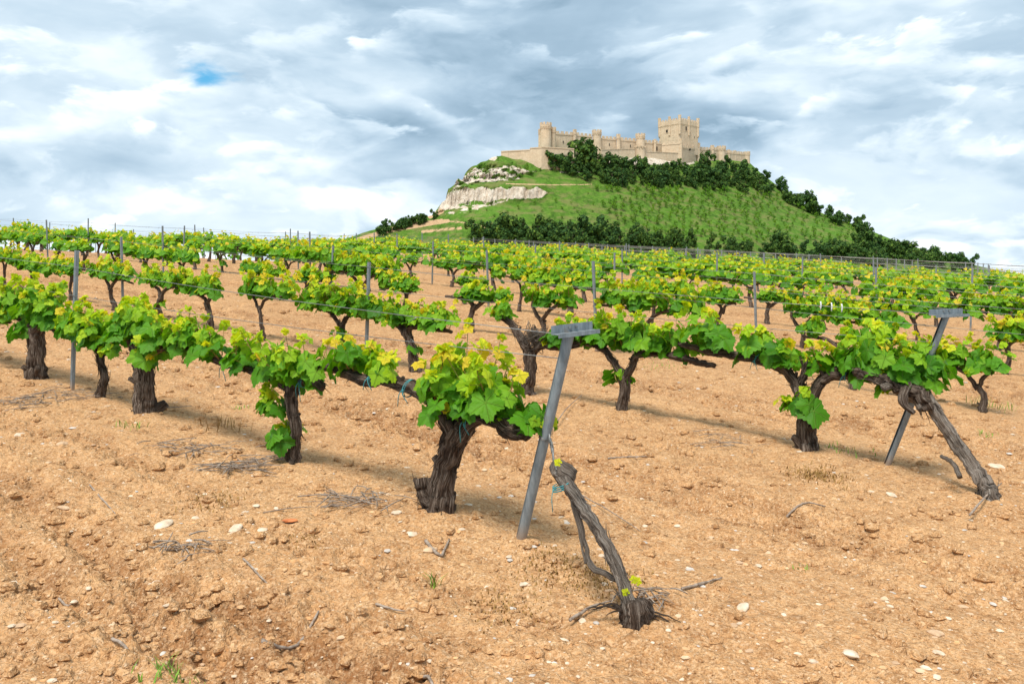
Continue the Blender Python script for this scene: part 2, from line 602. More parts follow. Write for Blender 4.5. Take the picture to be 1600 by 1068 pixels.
def ground_base(X, Y):
    X = np.asarray(X, dtype=float)
    Y = np.asarray(Y, dtype=float)
    u = X / np.maximum(Y, 1.0)
    k = .00042 + .0015 * sstep(-.13, -.34, u) 
    z = -.0527 * X + .0596 * Y
    z = z - k * np.maximum(Y - 27, 0) ** 2
    z = z + 1.25 * np.exp(-((X - 5.8) ** 2 + (Y - 55) ** 2) / 1.0) * (1 + .3 * np.sin(X * 5))
    f = sstep(74, 200, Y)
    # far side: into the valley, flat to the horizon
    Yc = np.minimum(Y, 80)
    zc = -.0527 * X * np.minimum(1, 80 / np.maximum(Y, 1)) + .0596 * Yc - k * np.maximum(Yc - 27, 0) ** 2
    z = np.where(Y > 80, zc, z)
    return z * (1 - f) + (-14.0) * f


_TX, _TY = 0, 0


LEVEL = 0.0
FEET = [(-.49, 5.72, .22, .05), (.06, 5.3, .16, .035), (-1.76, 6.69, .2, .045), (-3.55, 8.07, .28, .05), (-4.2, 8.6, .2, .04), (2.85, 8.04, .3, .06), (1.21, 9.28, .25, .05), (.78, 4.36, .22, .05), (3.42, 7.62, .18, .04), (3.9, 6.75, .25, .05)]


def ground_detail(X, Y):
    """turned, cloddy soil; returns displacement and a dark tone that paints shade into ruts and furrows"""
    s = X * PN.x + Y * PN.y - ROW0
    w = s + .25 * perlin(X * .35, Y * .35) + .1 * perlin(X * 1.1, Y * 1.1)
    ph = np.mod(w / ROWSP + .5, 1.0) - .5          # 0 on a row
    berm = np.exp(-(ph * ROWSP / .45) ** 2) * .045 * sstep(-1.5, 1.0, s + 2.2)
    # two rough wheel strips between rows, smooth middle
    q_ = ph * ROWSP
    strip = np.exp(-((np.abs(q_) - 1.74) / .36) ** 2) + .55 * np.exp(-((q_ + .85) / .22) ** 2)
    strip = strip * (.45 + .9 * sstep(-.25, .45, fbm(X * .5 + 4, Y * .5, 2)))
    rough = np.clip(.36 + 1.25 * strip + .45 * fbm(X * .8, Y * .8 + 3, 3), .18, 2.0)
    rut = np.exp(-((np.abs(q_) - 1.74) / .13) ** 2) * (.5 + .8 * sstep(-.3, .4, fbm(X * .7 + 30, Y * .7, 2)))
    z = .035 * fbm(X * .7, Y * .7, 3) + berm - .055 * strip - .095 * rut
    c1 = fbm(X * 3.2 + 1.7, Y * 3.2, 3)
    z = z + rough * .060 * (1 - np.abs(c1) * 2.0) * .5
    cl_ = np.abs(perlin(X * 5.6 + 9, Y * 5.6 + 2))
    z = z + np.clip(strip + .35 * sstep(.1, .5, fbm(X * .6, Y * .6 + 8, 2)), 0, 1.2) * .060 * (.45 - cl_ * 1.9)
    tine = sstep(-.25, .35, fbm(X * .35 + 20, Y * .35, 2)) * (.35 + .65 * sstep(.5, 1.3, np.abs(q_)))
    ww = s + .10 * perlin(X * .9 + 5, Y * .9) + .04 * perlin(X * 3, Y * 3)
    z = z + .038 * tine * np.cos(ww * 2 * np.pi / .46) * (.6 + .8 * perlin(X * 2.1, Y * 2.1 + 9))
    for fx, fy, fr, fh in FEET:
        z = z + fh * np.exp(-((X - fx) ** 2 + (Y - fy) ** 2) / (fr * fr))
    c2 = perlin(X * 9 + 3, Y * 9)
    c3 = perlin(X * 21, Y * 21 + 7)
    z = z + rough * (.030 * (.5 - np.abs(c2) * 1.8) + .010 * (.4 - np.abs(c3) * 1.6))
    tone = np.clip(strip * .55 + .5 * rut - .35 * tine * np.cos(ww * 2 * np.pi / .46) + (-c1) * .9 * rough - .12 + .5 * perlin(X * 1.6, Y * 1.6 + 5), 0, 1)  # painted shade in ruts and furrow troughs, plus random patches
    return z - LEVEL, tone


_ry = np.linspace(4.5, 16, 300)
_rx = (ROW0 - _ry * PN.y) / PN.x
LEVEL = float(np.mean(ground_detail(_rx, _ry)[0]))
print('mean level of the rows', LEVEL)


def gz(x, y):
    b = float(ground_base(x, y))
    if y < 80:
        d, _ = ground_detail(np.array([float(x)]), np.array([float(y)]))
        b += float(d[0]) * float(1 - sstep(40, 75, y))
    return b


def grid_mesh(name, X, Y, Z, attrs, mats, smooth=True):
    nr, nc = X.shape
    me = bpy.data.meshes.new(name)
    co = np.stack([X, Y, Z], -1).reshape(-1, 3).astype(np.float32)
    idx = np.arange(nr * nc).reshape(nr, nc)
    q = np.stack([idx[:-1, :-1], idx[:-1, 1:], idx[1:, 1:], idx[1:, :-1]], -1).reshape(-1, 4)
    me.vertices.add(len(co))
    me.vertices.foreach_set('co', co.ravel())
    me.loops.add(q.size)
    me.loops.foreach_set('vertex_index', q.ravel().astype(np.int32))
    me.polygons.add(len(q))
    me.polygons.foreach_set('loop_start', (np.arange(len(q)) * 4).astype(np.int32))
    me.polygons.foreach_set('loop_total', np.full(len(q), 4, dtype=np.int32))
    me.polygons.foreach_set('use_smooth', np.full(len(q), smooth, dtype=bool))
    for k, v in attrs.items():
        a = me.attributes.new(k, 'FLOAT', 'POINT')
        a.data.foreach_set('value', v.reshape(-1).astype(np.float32))
    for m in mats:
        me.materials.append(m)
    me.update(calc_edges=True)
    me.validate()
    return me


rows_y = [1.6]
while rows_y[-1] < 90:
    y = rows_y[-1]
    rows_y.append(y * (1.0028 if y < 10 else 1.006 if y < 25 else 1.012 if y < 40 else 1.02))
while rows_y[-1] < 9000:
    rows_y.append(rows_y[-1] * 1.06)
YY = np.array(rows_y)
UU = np.concatenate([np.linspace(-1.5, -.72, 120)[:-1], np.linspace(-.72, .72, 1000), np.linspace(.72, 1.5, 120)[1:]])
GX = YY[:, None] * UU[None, :]
GY = np.repeat(YY[:, None], len(UU), 1)
GZ = ground_base(GX, GY)
near = GY < 80
dd, tt = ground_detail(GX, GY)
fade = 1 - sstep(40, 75, GY)
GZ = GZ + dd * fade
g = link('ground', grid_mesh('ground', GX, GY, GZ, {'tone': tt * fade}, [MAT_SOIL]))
tag(g, kind='structure')

# ------------------------------------------------------------------ the hill
crest = [(470, 398, 430), (540, 374, 430), (570, 363, 435), (600, 355, 440), (640, 345, 445), (676, 336, 450), (686, 322, 452), (698, 306, 455), (710, 294, 458), (714, 283, 460),
         (735, 266, 463), (758, 255, 466), (768, 246, 468), (785, 243, 470), (830, 247, 472), (870, 250, 478), (900, 250, 482), (950, 248, 495), (1000, 246, 510),
         (1060, 248, 535), (1100, 250, 555), (1140, 250, 575), (1172, 255, 590), (1190, 272, 590), (1222, 296, 585), (1260, 320, 578), (1290, 335, 570), (1345, 354, 560),
         (1400, 376, 545), (1450, 392, 535), (1500, 408, 525), (1560, 423, 520), (1660, 440, 520), (1760, 460, 520)]
cp = np.array(crest, dtype=float)
hpx = np.linspace(440, 1760, 660)
cpy = np.interp(hpx, cp[:, 0], cp[:, 1])
cy = np.interp(hpx, cp[:, 0], cp[:, 2])
BASE_Y, BASE_Z = 372.0, -15.0
NT_, NB_ = 230, 30
ts = np.linspace(0, 1, NT_)


def hill_surface(px, t):
    """point of the hill's front slope for the sight line px and the fraction t from foot to crest"""
    c_py, c_y = np.interp(px, cp[:, 0], cp[:, 1]), np.interp(px, cp[:, 0], cp[:, 2])
    zc = CH + (HY - c_py) / F * c_y
    Y = BASE_Y + (c_y - BASE_Y) * t
    z = BASE_Z + (zc - BASE_Z) * t ** 1.06

    return (px - CX) / F * Y, Y, z


def cliff(t, t0, half, h):
    s_ = (t - t0)
    return (sstep(-half, half, s_) - np.clip((s_ + half * 6) / (half * 12), 0, 1)) * h


_rs2 = np.random.RandomState(3).uniform(-1, 1, len(np.arange(440, 1800, 12)))
PXG, TG = np.meshgrid(hpx, ts)
HX, HYY, HZ = hill_surface(PXG, TG)
amp = sstep(0, .1, TG) * (1 - .6 * sstep(.9, 1, TG))
HZ = HZ + amp * (1.3 * fbm(HX * .03, HYY * .03, 4) + .35 * fbm(HX * .25, HYY * .25 + HZ * .2, 3))
# steep rock steps: the white cliff and the broken upper one; their height on the slope is wanted at these picture rows
lin_py = HY - F * (HZ - CH) / HYY
c1m = sstep(684, 700, hpx) * (1 - sstep(846, 868, hpx))
c2m = sstep(706, 722, hpx) * (1 - sstep(800, 850, hpx))
for j, x in enumerate(hpx):
    for (m_, pyc, half, hh) in ((c1m[j], 305 + max(0, 760 - x) * .06, .024, 8.0), (c2m[j], 276 - (x - 712) * .05, .016, 4.5), (c2m[j] * .9, 263 - (x - 712) * .03, .012, 3.0)):
        if m_ > 0.01:
            i0 = int(np.argmin(np.abs(lin_py[:, j] - pyc)))
            HZ[:, j] += cliff(ts, ts[i0] + .006 * math.sin(x * .21) , half, hh * m_)
SPX, SPY = CX + F * HX / HYY, HY - F * (HZ - CH) / HYY


def edge_noise(k, s1=.07, s2=.16):
    return fbm(SPX * s1 + k, SPY * s2, 4)


def blob(poly, soft):
    """signed closeness to a convex-ish outline drawn on the slope, ragged by noise"""
    ins = np.zeros(SPX.shape, dtype=bool)
    dist = np.full(SPX.shape, 1e9)
    n = len(poly)
    for i in range(n):
        (x0, y0), (x1, y1) = poly[i], poly[(i + 1) % n]
        if y0 != y1:
            c_ = ((y0 > SPY) != (y1 > SPY)) & (SPX < (x1 - x0) * (SPY - y0) / (y1 - y0) + x0)
            ins ^= c_
        dx, dy = x1 - x0, y1 - y0
        t_ = np.clip(((SPX - x0) * dx + (SPY - y0) * dy) / (dx * dx + dy * dy), 0, 1)
        dist = np.minimum(dist, np.hypot(SPX - x0 - t_ * dx, SPY - y0 - t_ * dy))
    sd_ = np.where(ins, dist, -dist)
    return np.clip(.5 + sd_ / (2 * soft), 0, 1)


white = blob([(684, 330), (690, 318), (699, 303), (714, 298), (728, 293), (742, 296), (752, 291), (768, 296), (782, 292), (792, 297), (802, 291), (818, 292), (826, 297), (840, 292), (856, 301), (846, 309), (812, 311), (790, 309), (765, 316), (740, 313), (716, 319), (700, 326)], 2.0)
upper = blob([(708, 296), (711, 278), (733, 266), (760, 257), (800, 259), (838, 268), (815, 272), (812, 281), (770, 284), (744, 285), (728, 292)], 3.0)
HYY = HYY + np.clip(white * 2, 0, 1) * (edge_noise(1, .16, .02) * 4.5) + np.clip(upper * 2, 0, 1) * edge_noise(4, .09, .2) * 4.5
HX = (SPX - CX) / F * HYY
bn = edge_noise(3)
rock = np.clip(white * 1.0 + .12 * bn, 0, 1)
rock = np.maximum(rock, np.clip(upper * (.58 + 1.1 * edge_noise(9, .06, .14)), 0, 1))
inrT = blob([(764, 250), (766, 240), (774, 238), (778, 246), (772, 251)], 2.0)
rock = np.maximum(rock, inrT)
lowrk = blob([(676, 336), (688, 320), (740, 318), (800, 312), (760, 326), (700, 336)], 4.0)
rock = np.maximum(rock, lowrk * (.55 + .9 * edge_noise(14, .05, .22)))
rock = np.maximum(rock, .58 * sstep(262, 266, SPY) * (1 - sstep(268, 274, SPY)) * sstep(860, 880, SPX) * (1 - sstep(910, 940, SPX)))
rubble = sstep(936, 946, SPX) * (1 - sstep(1075, 1100, SPX)) * (1 - sstep(254, 262, SPY))
rock = np.maximum(rock, rubble * .8)


def band(pts, half):
    m = np.zeros_like(SPX)
    for (x0, y0), (x1, y1) in zip(pts[:-1], pts[1:]):
        dx, dy = x1 - x0, y1 - y0
        t = np.clip(((SPX - x0) * dx + (SPY - y0) * dy) / (dx * dx + dy * dy), 0, 1)
        d = np.hypot(SPX - x0 - t * dx, SPY - y0 - t * dy)
        m = np.maximum(m, 1 - sstep(half * .6, half * 1.4, d))
    return m


sand = band([(560, 374), (590, 365), (640, 352), (690, 345)], 3.2)
sand = np.maximum(sand, band([(690, 345), (720, 347), (750, 352), (760, 356)], 1.0))
sand = np.maximum(sand, band([(600, 360), (640, 355), (700, 345)], 3.0) * .9)
sand = np.maximum(sand, band([(672, 338), (690, 330)], 4.0) * .8)
sand = np.maximum(sand, .62 * band([(790, 287), (860, 289), (925, 288)], 1.0))
sand = np.maximum(sand, .55 * band([(660, 362), (720, 356)], 3.0))
# back slope
BXs, BYs, BZs = [], [], []
for k in range(1, NB_ + 1):
    q = k / NB_
    BYs.append(HYY[-1] + 150 * q)
    BXs.append(HX[-1] * (HYY[-1] + 150 * q) / HYY[-1])
    flat = .32 if True else 0
    z0 = HZ[-1]
    BZs.append(z0 + (BASE_Z - z0) * sstep(flat, 1, np.full_like(z0, q)) )
HXa = np.vstack([HX, BXs]); HYa = np.vstack([HYY, BYs]); HZa = np.vstack([HZ, BZs])
pad = np.zeros((NB_, len(hpx)))
h = link('hill', grid_mesh('hill', HXa, HYa, HZa, {'rock': np.vstack([rock, pad]), 'sand': np.vstack([sand, pad])}, [MAT_HILL]))
tag(h, kind='structure')


def hill_at(px, py):
    """the point of the front slope seen at photo pixel (px, py)"""
    j = int(np.clip(round((px - 440) / (1760 - 440) * 659), 0, 659))
    col = SPY[:, j]
    i = int(np.argmin(np.abs(col - py)))
    return Vector((HX[i, j], HYY[i, j], HZ[i, j]))


# ------------------------------------------------------------------ the castle
def castle():
    root = empty('castle', at(1000, 246, 512))
    tag(root, 'long pale stone castle with crenellated walls and a square keep on the hilltop', 'castle')
    org = root.location.copy()

    def loc(px, py, Y):
        return at(px, py, Y) - org

    def depth(px):              # the castle's long axis recedes to the far end
        return float(np.interp(px, [783, 843, 940, 1007, 1060, 1094, 1134, 1172], [472, 482, 503, 520, 536, 552, 572, 592]))

    def merlons_ring(mb, c, r, z, n, w, h_, th=.7):
        for k in range(n):
            a = 2 * math.pi * k / n
            m = Matrix.Translation(c) @ Matrix.Rotation(a, 4, 'Z')
            mb.box((r - th, -w / 2, z), (r, w / 2, z + h_), rot=m)

    def round_tower(name, px0, px1, pt, pb, Y, flare=.5, crown=.17, n=10, parent=root):
        """round tower: shaft, corbelled crown, parapet with merlons"""
        c = loc((px0 + px1) / 2, pb, Y)
        r = (px1 - px0) / 2 / F * Y
        H = (pb - pt) / F * Y
        mh = min(1.5, H * .12)
        mb = MB()
        prof = [(r * 1.06, -8), (r * .95, H * .25), (r * .90, H * (1 - crown) - .8), (r, H * (1 - crown)), (r, H - mh), (r - .7, H - mh), (r - .7, H - mh - 1), (0.01, H - mh - 1)]
        S = 20
        vs, fs = [], []
        for q, z in prof:
            for k in range(S):
                a = 2 * math.pi * k / S
                vs.append(c + Vector((q * math.cos(a), q * math.sin(a), z)))
        for i in range(len(prof) - 1):
            for k in range(S):
                fs.append((i * S + k, i * S + (k + 1) % S, (i + 1) * S + (k + 1) % S, (i + 1) * S + k))
        mb.add(vs, fs)
        w = 2 * math.pi * r / n * .55
        merlons_ring(mb, c, r - .003, H - mh - .002, n, w, mh, .65)
        # corbels under the crown
        for k in range(n * 2):
            a = 2 * math.pi * k / (n * 2)
            m = Matrix.Translation(c) @ Matrix.Rotation(a, 4, 'Z')
            mb.box((r * .88, -.25, H * (1 - crown) - 1.2), (r + .02, .25, H * (1 - crown) + .1), rot=m)
        return mb.build(name, MAT_CASTLE, parent)

    def wall(name, p0, p1, t0, t1, b0, b1, Y0, Y1, thick=2.2, mer=True, th=1.4, parent=root, par=.9):
        """a curtain wall from photo column p0 to p1 with its crenellated parapet"""
        a, b = loc(p0, t0, Y0), loc(p1, t1, Y1)
        za, zb = loc(p0, b0, Y0).z, loc(p1, b1, Y1).z
        d = Vector((b.x - a.x, b.y - a.y, 0))
        L = d.length
        d.normalize()
        nrm = Vector((-d.y, d.x, 0))
        if nrm.y < 0:
            nrm = -nrm
        mb = MB()
        mh = 1.3 if mer else 0

        def prism(s0, s1, zlo0, zlo1, zhi0, zhi1, o0, o1):
            vs = []
            for (s, zl, zh) in ((s0, zlo0, zhi0), (s1, zlo1, zhi1)):
                for o in (o0, o1):
                    base = Vector((a.x, a.y, 0)) + d * s + nrm * o
                    vs.append(Vector((base.x, base.y, zl)))
                    vs.append(Vector((base.x, base.y, zh)))
            mb.add(vs, [(0, 1, 5, 4), (2, 6, 7, 3), (1, 3, 7, 5), (0, 4, 6, 2), (0, 2, 3, 1), (4, 5, 7, 6)])
        zt = lambda s: a.z + (b.z - a.z) * s / L
        prism(0, L, za - 6, zb - 6, zt(0) - mh - par, zt(L) - mh - par, 0, thick)
        prism(0, L, zt(0) - mh - par - .001, zt(L) - mh - par - .001, zt(0) - mh, zt(L) - mh, -.22, .5)
        if mer:
            n = max(2, int(L / 2.7))
            for k in range(n):
                s0 = L * (k + .22) / n
                s1 = L * (k + .80) / n
                prism(s0, s1, zt(s0) - mh - .002, zt(s1) - mh - .002, zt(s0), zt(s1), -.218, .498)
        return mb.build(name, MAT_CASTLE, parent)

    def window(px, py, Y, w, h_, parent):
        c = loc(px, py, Y)
        mb = MB()
        mb.box((c.x - w / 2, c.y - .12, c.z - h_ / 2), (c.x + w / 2, c.y + .5, c.z + h_ / 2))
        return mb.build('window', MAT_DARK, parent)

    d_ = depth
    # smooth pale outer wall with its sloping foot
    wall('outer_wall', 783, 828, 236, 233.5, 246, 250, 470, 467, 3, False, parent=root, par=.6)
    wall('outer_wall', 828, 846, 231, 229.5, 252, 256, 467, 466, 3, False, parent=root, par=.6)
    wall('outer_wall', 846, 897, 229, 232, 258, 258, 466, 474, 3, False, parent=root, par=.6)
    round_tower('great_tower', 843.5, 862, 192, 232, 484, n=10)
    round_tower('turret', 841, 847, 202, 232, 487, n=6)
    round_tower('wall_tower', 859, 869, 199, 232, 487, n=7)
    ct = [(868, 896, 204.5, 206.5), (900, 925, 206.8, 209.5), (940, 963, 212.2, 214), (969, 993.5, 214.5, 216.5), (1007, 1034, 218.5, 220.5)]
    for p0, p1, t0, t1 in ct:
        wall('curtain_wall', p0, p1, t0, t1, 232 + (p0 - 868) * .07, 232 + (p1 - 868) * .07, d_(p0) + 5, d_(p1) + 5)
    for p0, p1, t in ((895, 901, 202.5), (963, 969.5, 209.8), (1021, 1025.5, 217.5)):
        round_tower('turret', p0, p1, t, 236, d_(p0) + 4.5, n=6)
    round_tower('wall_tower', 925, 940, 203.3, 234, d_(930) + 4, n=9)
    round_tower('wall_tower', 993, 1008, 209, 240, d_(1000) + 3, n=9)
    # lower round bastion and the rubble apron below the walls
    round_tower('bastion', 991, 1009, 228.5, 246, d_(1000) - 2, crown=.10, n=5)
    wall('retaining_wall', 940, 992, 233.5, 232, 250, 252, d_(940) - 3, d_(992) - 4, 4, False, par=.4)
    wall('retaining_wall', 1008, 1061, 236.5, 238.5, 256, 258, d_(1008) - 4, d_(1061) - 8, 4, False, par=.4)
    # outer court in front of the keep
    wall('outer_wall', 1034, 1064, 222, 219.5, 246, 246, d_(1034) + 1, d_(1064) - 10)
    wall('outer_wall', 1064, 1088, 226.5, 229, 248, 250, d_(1064) - 10, d_(1088) - 2)
    wall('outer_wall', 1094, 1112, 229.5, 230.5, 250, 252, d_(1094), d_(1112) - 2)
    wall('outer_wall', 1115, 1121, 230, 230, 252, 254, d_(1115), d_(1121))
    wall('outer_wall', 1133, 1164, 234.5, 237.5, 254, 258, d_(1133), d_(1164) - 2)
    round_tower('turret', 1061.5, 1066.5, 216.5, 244, d_(1064) - 9.5, n=6)
    round_tower('turret', 1087.5, 1094, 223.5, 247, d_(1090) - 1, n=6)
    round_tower('turret', 1110, 1116, 227.2, 250, d_(1113), n=6)
    round_tower('wall_tower', 1120, 1134, 228.4, 256, d_(1127), n=9)
    round_tower('turret', 1136, 1141, 234, 256, d_(1138), n=6)
    round_tower('turret', 1145.5, 1150, 235.3, 256, d_(1148), n=6)
    round_tower('wall_tower', 1162, 1172, 237, 258, d_(1167), n=8)
    # ---- the keep: square, seen on its corner, eight turrets over a corbelled walk
    keep = MB()
    Yk = 538.0
    cL, cM, cR = loc(1030.5, 219, Yk + 9), loc(1062, 219, Yk - 3), loc(1090.5, 219, Yk + 9)
    cB = cL + cR - cM
    Hk = (226 - 186.5) / F * Yk
    zb = min(cL.z, cM.z, cR.z) - 8
    zt = zb + 8 + (219 - 186.5) / F * Yk
    cs = [cL, cM, cR, cB]
    ctr = (cL + cM + cR + cB) / 4

    def ringv(scale, z):
        return [Vector((ctr.x + (c.x - ctr.x) * scale, ctr.y + (c.y - ctr.y) * scale, z)) for c in cs]
    Lv = [(1.0, zb), (1.0, zt - 3.3), (1.03, zt - 2.7), (1.03, zt), (.96, zt), (.96, zt - 1.3), (.01, zt - 1.3)]
    vs, fs = [], []
    for s_, z in Lv:
        vs += ringv(s_, z)
    for i in range(len(Lv) - 1):
        for k in range(4):
            fs.append((i * 4 + k, i * 4 + (k + 1) % 4, (i + 1) * 4 + (k + 1) % 4, (i + 1) * 4 + k))
    keep.add(vs, fs)
    rg = ringv(1.025, 0)
    for k in range(4):
        p, q = rg[k], rg[(k + 1) % 4]
        e = (q - p)
        L = e.length
        ang = math.atan2(e.y, e.x)
        n = 8
        m = Matrix.Translation(p) @ Matrix.Rotation(ang, 4, 'Z')
        for j in range(n):
            keep.box((L * (j + .3) / n, -.05, zt - .001), (L * (j + .78) / n, .6, zt + 1.05), rot=m)
        for j in range(15):
            keep.box((L * (j + .3) / 15, .02, zt - 3.5), (L * (j + .6) / 15, 1.0, zt - 2.55), rot=m)
    kb = keep.build('keep', MAT_CASTLE, root)

    def kturret(p, r):
        mb = MB()
        S = 12
        z1 = zt + 1.9
        prof = [(.05, zt - 10.5), (r * .8, zt - 9.4), (r * .85, zt - 3.6), (r, zt - 3.2), (r, z1), (r - .5, z1), (r - .5, z1 - .8), (.01, z1 - .8)]
        vs, fs = [], []
        for q, z in prof:
            for k in range(S):
                a = 2 * math.pi * k / S
                vs.append(Vector((p.x + q * math.cos(a), p.y + q * math.sin(a), z)))
        for i in range(len(prof) - 1):
            for k in range(S):
                fs.append((i * S + k, i * S + (k + 1) % S, (i + 1) * S + (k + 1) % S, (i + 1) * S + k))
        mb.add(vs, fs)
        merlons_ring(mb, Vector((p.x, p.y, 0)), r - .003, z1 - .002, 6, r * .55, .9, .4)
        mb.build('turret', MAT_CASTLE, kb)
    rr = ringv(1.0, 0)
    for k in range(4):
        kturret(rr[k], 1.0)
        kturret((rr[k] + rr[(k + 1) % 4]) / 2, .8)

    def keep_window(u, zfrac, face, w, h_):
        p, q = cs[face], cs[face + 1]
        e = q - p
        c = p + e * u
        ang = math.atan2(e.y, e.x)
        z = zb + 8 + (zt - zb - 8) * zfrac
        mb = MB()
        mb.box((-w / 2, -.05, -h_ / 2), (w / 2, .4, h_ / 2), rot=Matrix.Translation((c.x, c.y, z)) @ Matrix.Rotation(ang, 4, 'Z'))
        mb.build('window', MAT_DARK, kb)
        mb = MB()
        for bx in ((-w / 2 - .35, -.14, -h_ / 2 - .35, w / 2 + .35, .1, -h_ / 2),):
            mb.box(bx[:3], bx[3:], rot=Matrix.Translation((c.x, c.y, z)) @ Matrix.Rotation(ang, 4, 'Z'))
        mb.build('window_sill', MAT_CASTLE, kb)
    for u, zf, fc, w, h_ in ((.37, .52, 0, 1.5, 2.0), (.35, .60, 1, 1.3, 2.7), (.55, .42, 1, .9, 1.6), (.5, .30, 0, .7, 1.2), (.8, .25, 1, .7, 1.0)):
        keep_window(u, zf, fc, w, h_)
    window(1078, 233.5, d_(1078) - 6.6, 1.0, 1.2, root)
    window(1025, 232, d_(1025) + 4.4, 2.0, 2.2, root)
    for p, y in ((880, 222), (910, 222), (952, 226), (985, 228)):
        window(p, y, d_(p) + 4.9, .5, 1.5, root)


castle()

# ------------------------------------------------------------------ trees
def pine_mesh(seed, H, Wd, faces=520, form='pine'):
    """crown of many small needle clumps round a few limb ends, on a tapered trunk"""
    rng = random.Random(seed)
    mb = MB()
    lobes = []
    nl = 9 if form == 'pine' else 7
    for k in range(nl):
        t = (k + .5) / nl
        z = H * (.16 + .74 * t) if form == 'pine' else H * (.40 + .5 * t)
        rmax = Wd * .5 * math.sin(math.pi * min(1, .28 + .72 * (1 - t))) ** .7
        a = rng.uniform(0, 6.28)
        rr = rmax * rng.uniform(.3, 1.0)
        lobes.append((Vector((rr * math.cos(a), rr * math.sin(a), z)), Wd * rng.uniform(.13, .31) * (1.1 - .35 * t)))
    for _ in range(faces):
        c, r = rng.choice(lobes)
        u = Vector((rng.gauss(0, 1), rng.gauss(0, 1), rng.gauss(0, .8)))
        u.normalize()
        p = c + u * r * rng.uniform(.55, 1.12)
        s = Wd * rng.uniform(.04, .085)
        n = (u + Vector((rng.uniform(-.6, .6), rng.uniform(-.6, .6), rng.uniform(-.3, .8)))).normalized()
        a = n.orthogonal().normalized()
        b = n.cross(a)
        q = rng.uniform(0, 6.28)
        a, b = a * math.cos(q) + b * math.sin(q), b * math.cos(q) - a * math.sin(q)
        tone = min(1, max(0, .5 + rng.gauss(0, .22)))
        mb.add([p - a * s, p + b * s * .8, p + a * s * 1.2 + n * s * .3, p - b * s * .8], [(0, 1, 2), (0, 2, 3)], 0, None, tone)
    tr = MB()
    tube(tr, [(0, 0, -1), (.1, 0, H * .3), (0, .1, H * .8)], [H * .028, H * .02, H * .006], 6, 3, rng)
    for c, r in lobes:
        tube(tr, [(0, 0, c.z * .75), tuple(c * .6 + Vector((0, 0, c.z * .3))), tuple(c)], [H * .009, H * .006, H * .002], 4, 2, rng)
    return mb, tr


PINES = []
for k in range(9):
    H = 9
    Wd = (8.8, 7.6, 9.6, 6.8, 8.4, 10.5, 7.2, 9.2, 8.0)[k]
    a, b = pine_mesh(100 + k, H, Wd, 760)
    PINES.append((a.mesh('pine_crown', [MAT_PINE]), b.mesh('pine_trunk', [MAT_TRUNK])))
YOUNG = []
for k in range(4):
    a, b = pine_mesh(200 + k, 3.6, 3.0, 190, 'round')
    YOUNG.append((a.mesh('young_crown', [MAT_YOUNG]), b.mesh('young_trunk', [MAT_TRUNK])))


def plant_tree(kind, lib, p, s, rng, sz=None):
    r = empty(kind, p, rng.uniform(0, 6.28))
    cr, tr = rng.choice(lib)
    r.scale = (s, s, sz or s * rng.uniform(.72, 1.3))
    link('trunk', tr, r)
    link('crown', cr, r)
    return r


def inside(px, py, poly):
    c = False
    j = len(poly) - 1
    for i in range(len(poly)):
        if (poly[i][1] > py) != (poly[j][1] > py) and px < (poly[j][0] - poly[i][0]) * (py - poly[i][1]) / (poly[j][1] - poly[i][1]) + poly[i][0]:
            c = not c
        j = i
    return c


def grove(kind, lib, poly, n, smin, smax, label, cat, group, seed, tries=60, mind=None):
    rng = random.Random(seed)
    xs = [p[0] for p in poly]
    ys = [p[1] for p in poly]
    pts = []
    for _ in range(n):
        best, bd = None, -1
        for _ in range(14):
            x, y = rng.uniform(min(xs), max(xs)), rng.uniform(min(ys), max(ys))
            if not inside(x, y, poly):
                continue
            dd_ = min([math.hypot(x - a, (y - b) * 1.8) for a, b in pts] or [999])
            if dd_ > bd:
                best, bd = (x, y), dd_
        if best:
            pts.append(best)
    pts.sort()
    for i, (x, y) in enumerate(pts):
        p = hill_at(x, y)
        t = plant_tree(kind, lib, p, rng.uniform(smin, smax), rng)
        tag(t, label.format(ordinal(i + 1)), cat, group)


# upper wood under the castle: the polygon bounds the trunks' feet
grove('pine_tree', PINES, [(850, 263), (870, 260), (935, 262), (1000, 268), (1080, 270), (1140, 266), (1180, 274), (1226, 300), (1215, 306), (1150, 300), (1060, 297), (990, 293), (930, 289), (905, 278), (856, 266)],
      96, .45, 1.05, 'dark pine in the wood below the castle, {} from the left', 'pine tree', 'pines in the wood under the castle', 5)
grove('pine_tree', PINES, [(1225, 308), (1262, 322), (1292, 340), (1285, 342), (1240, 322), (1222, 312)], 11, .8, 1.15,
      'dark pine in the upper clump on the hill\'s right shoulder, {} from the left', 'pine tree', 'pines on the right shoulder', 6)
grove('pine_tree', PINES, [(1292, 338), (1348, 357), (1345, 363), (1292, 346)], 9, .7, 1.0,
      'dark pine in the lower clump on the hill\'s right shoulder, {} from the left', 'pine tree', 'pines low on the right shoulder', 7)
grove('pine_tree', PINES, [(1345, 372), (1400, 388), (1460, 400), (1525, 418), (1520, 428), (1340, 415), (1290, 405), (1330, 388)], 46, .62, 1.0,
      'dark pine at the hill\'s right foot, {} from the left', 'pine tree', 'pines at the right foot of the hill', 8)
grove('pine_tree', PINES, [(738, 372), (760, 366), (1010, 372), (1030, 388), (1010, 398), (740, 392)], 74, .5, 1.15,
      'dark pine in the wood at the hill\'s foot, {} from the left', 'pine tree', 'pines in the wood at the foot of the hill', 9)
grove('pine_tree', PINES, [(1030, 384), (1340, 396), (1340, 412), (1030, 402)], 40, .55, 1.0,
      'dark pine at the orchard\'s lower edge, {} from the left', 'pine tree', 'pines along the orchard\'s lower edge', 10)
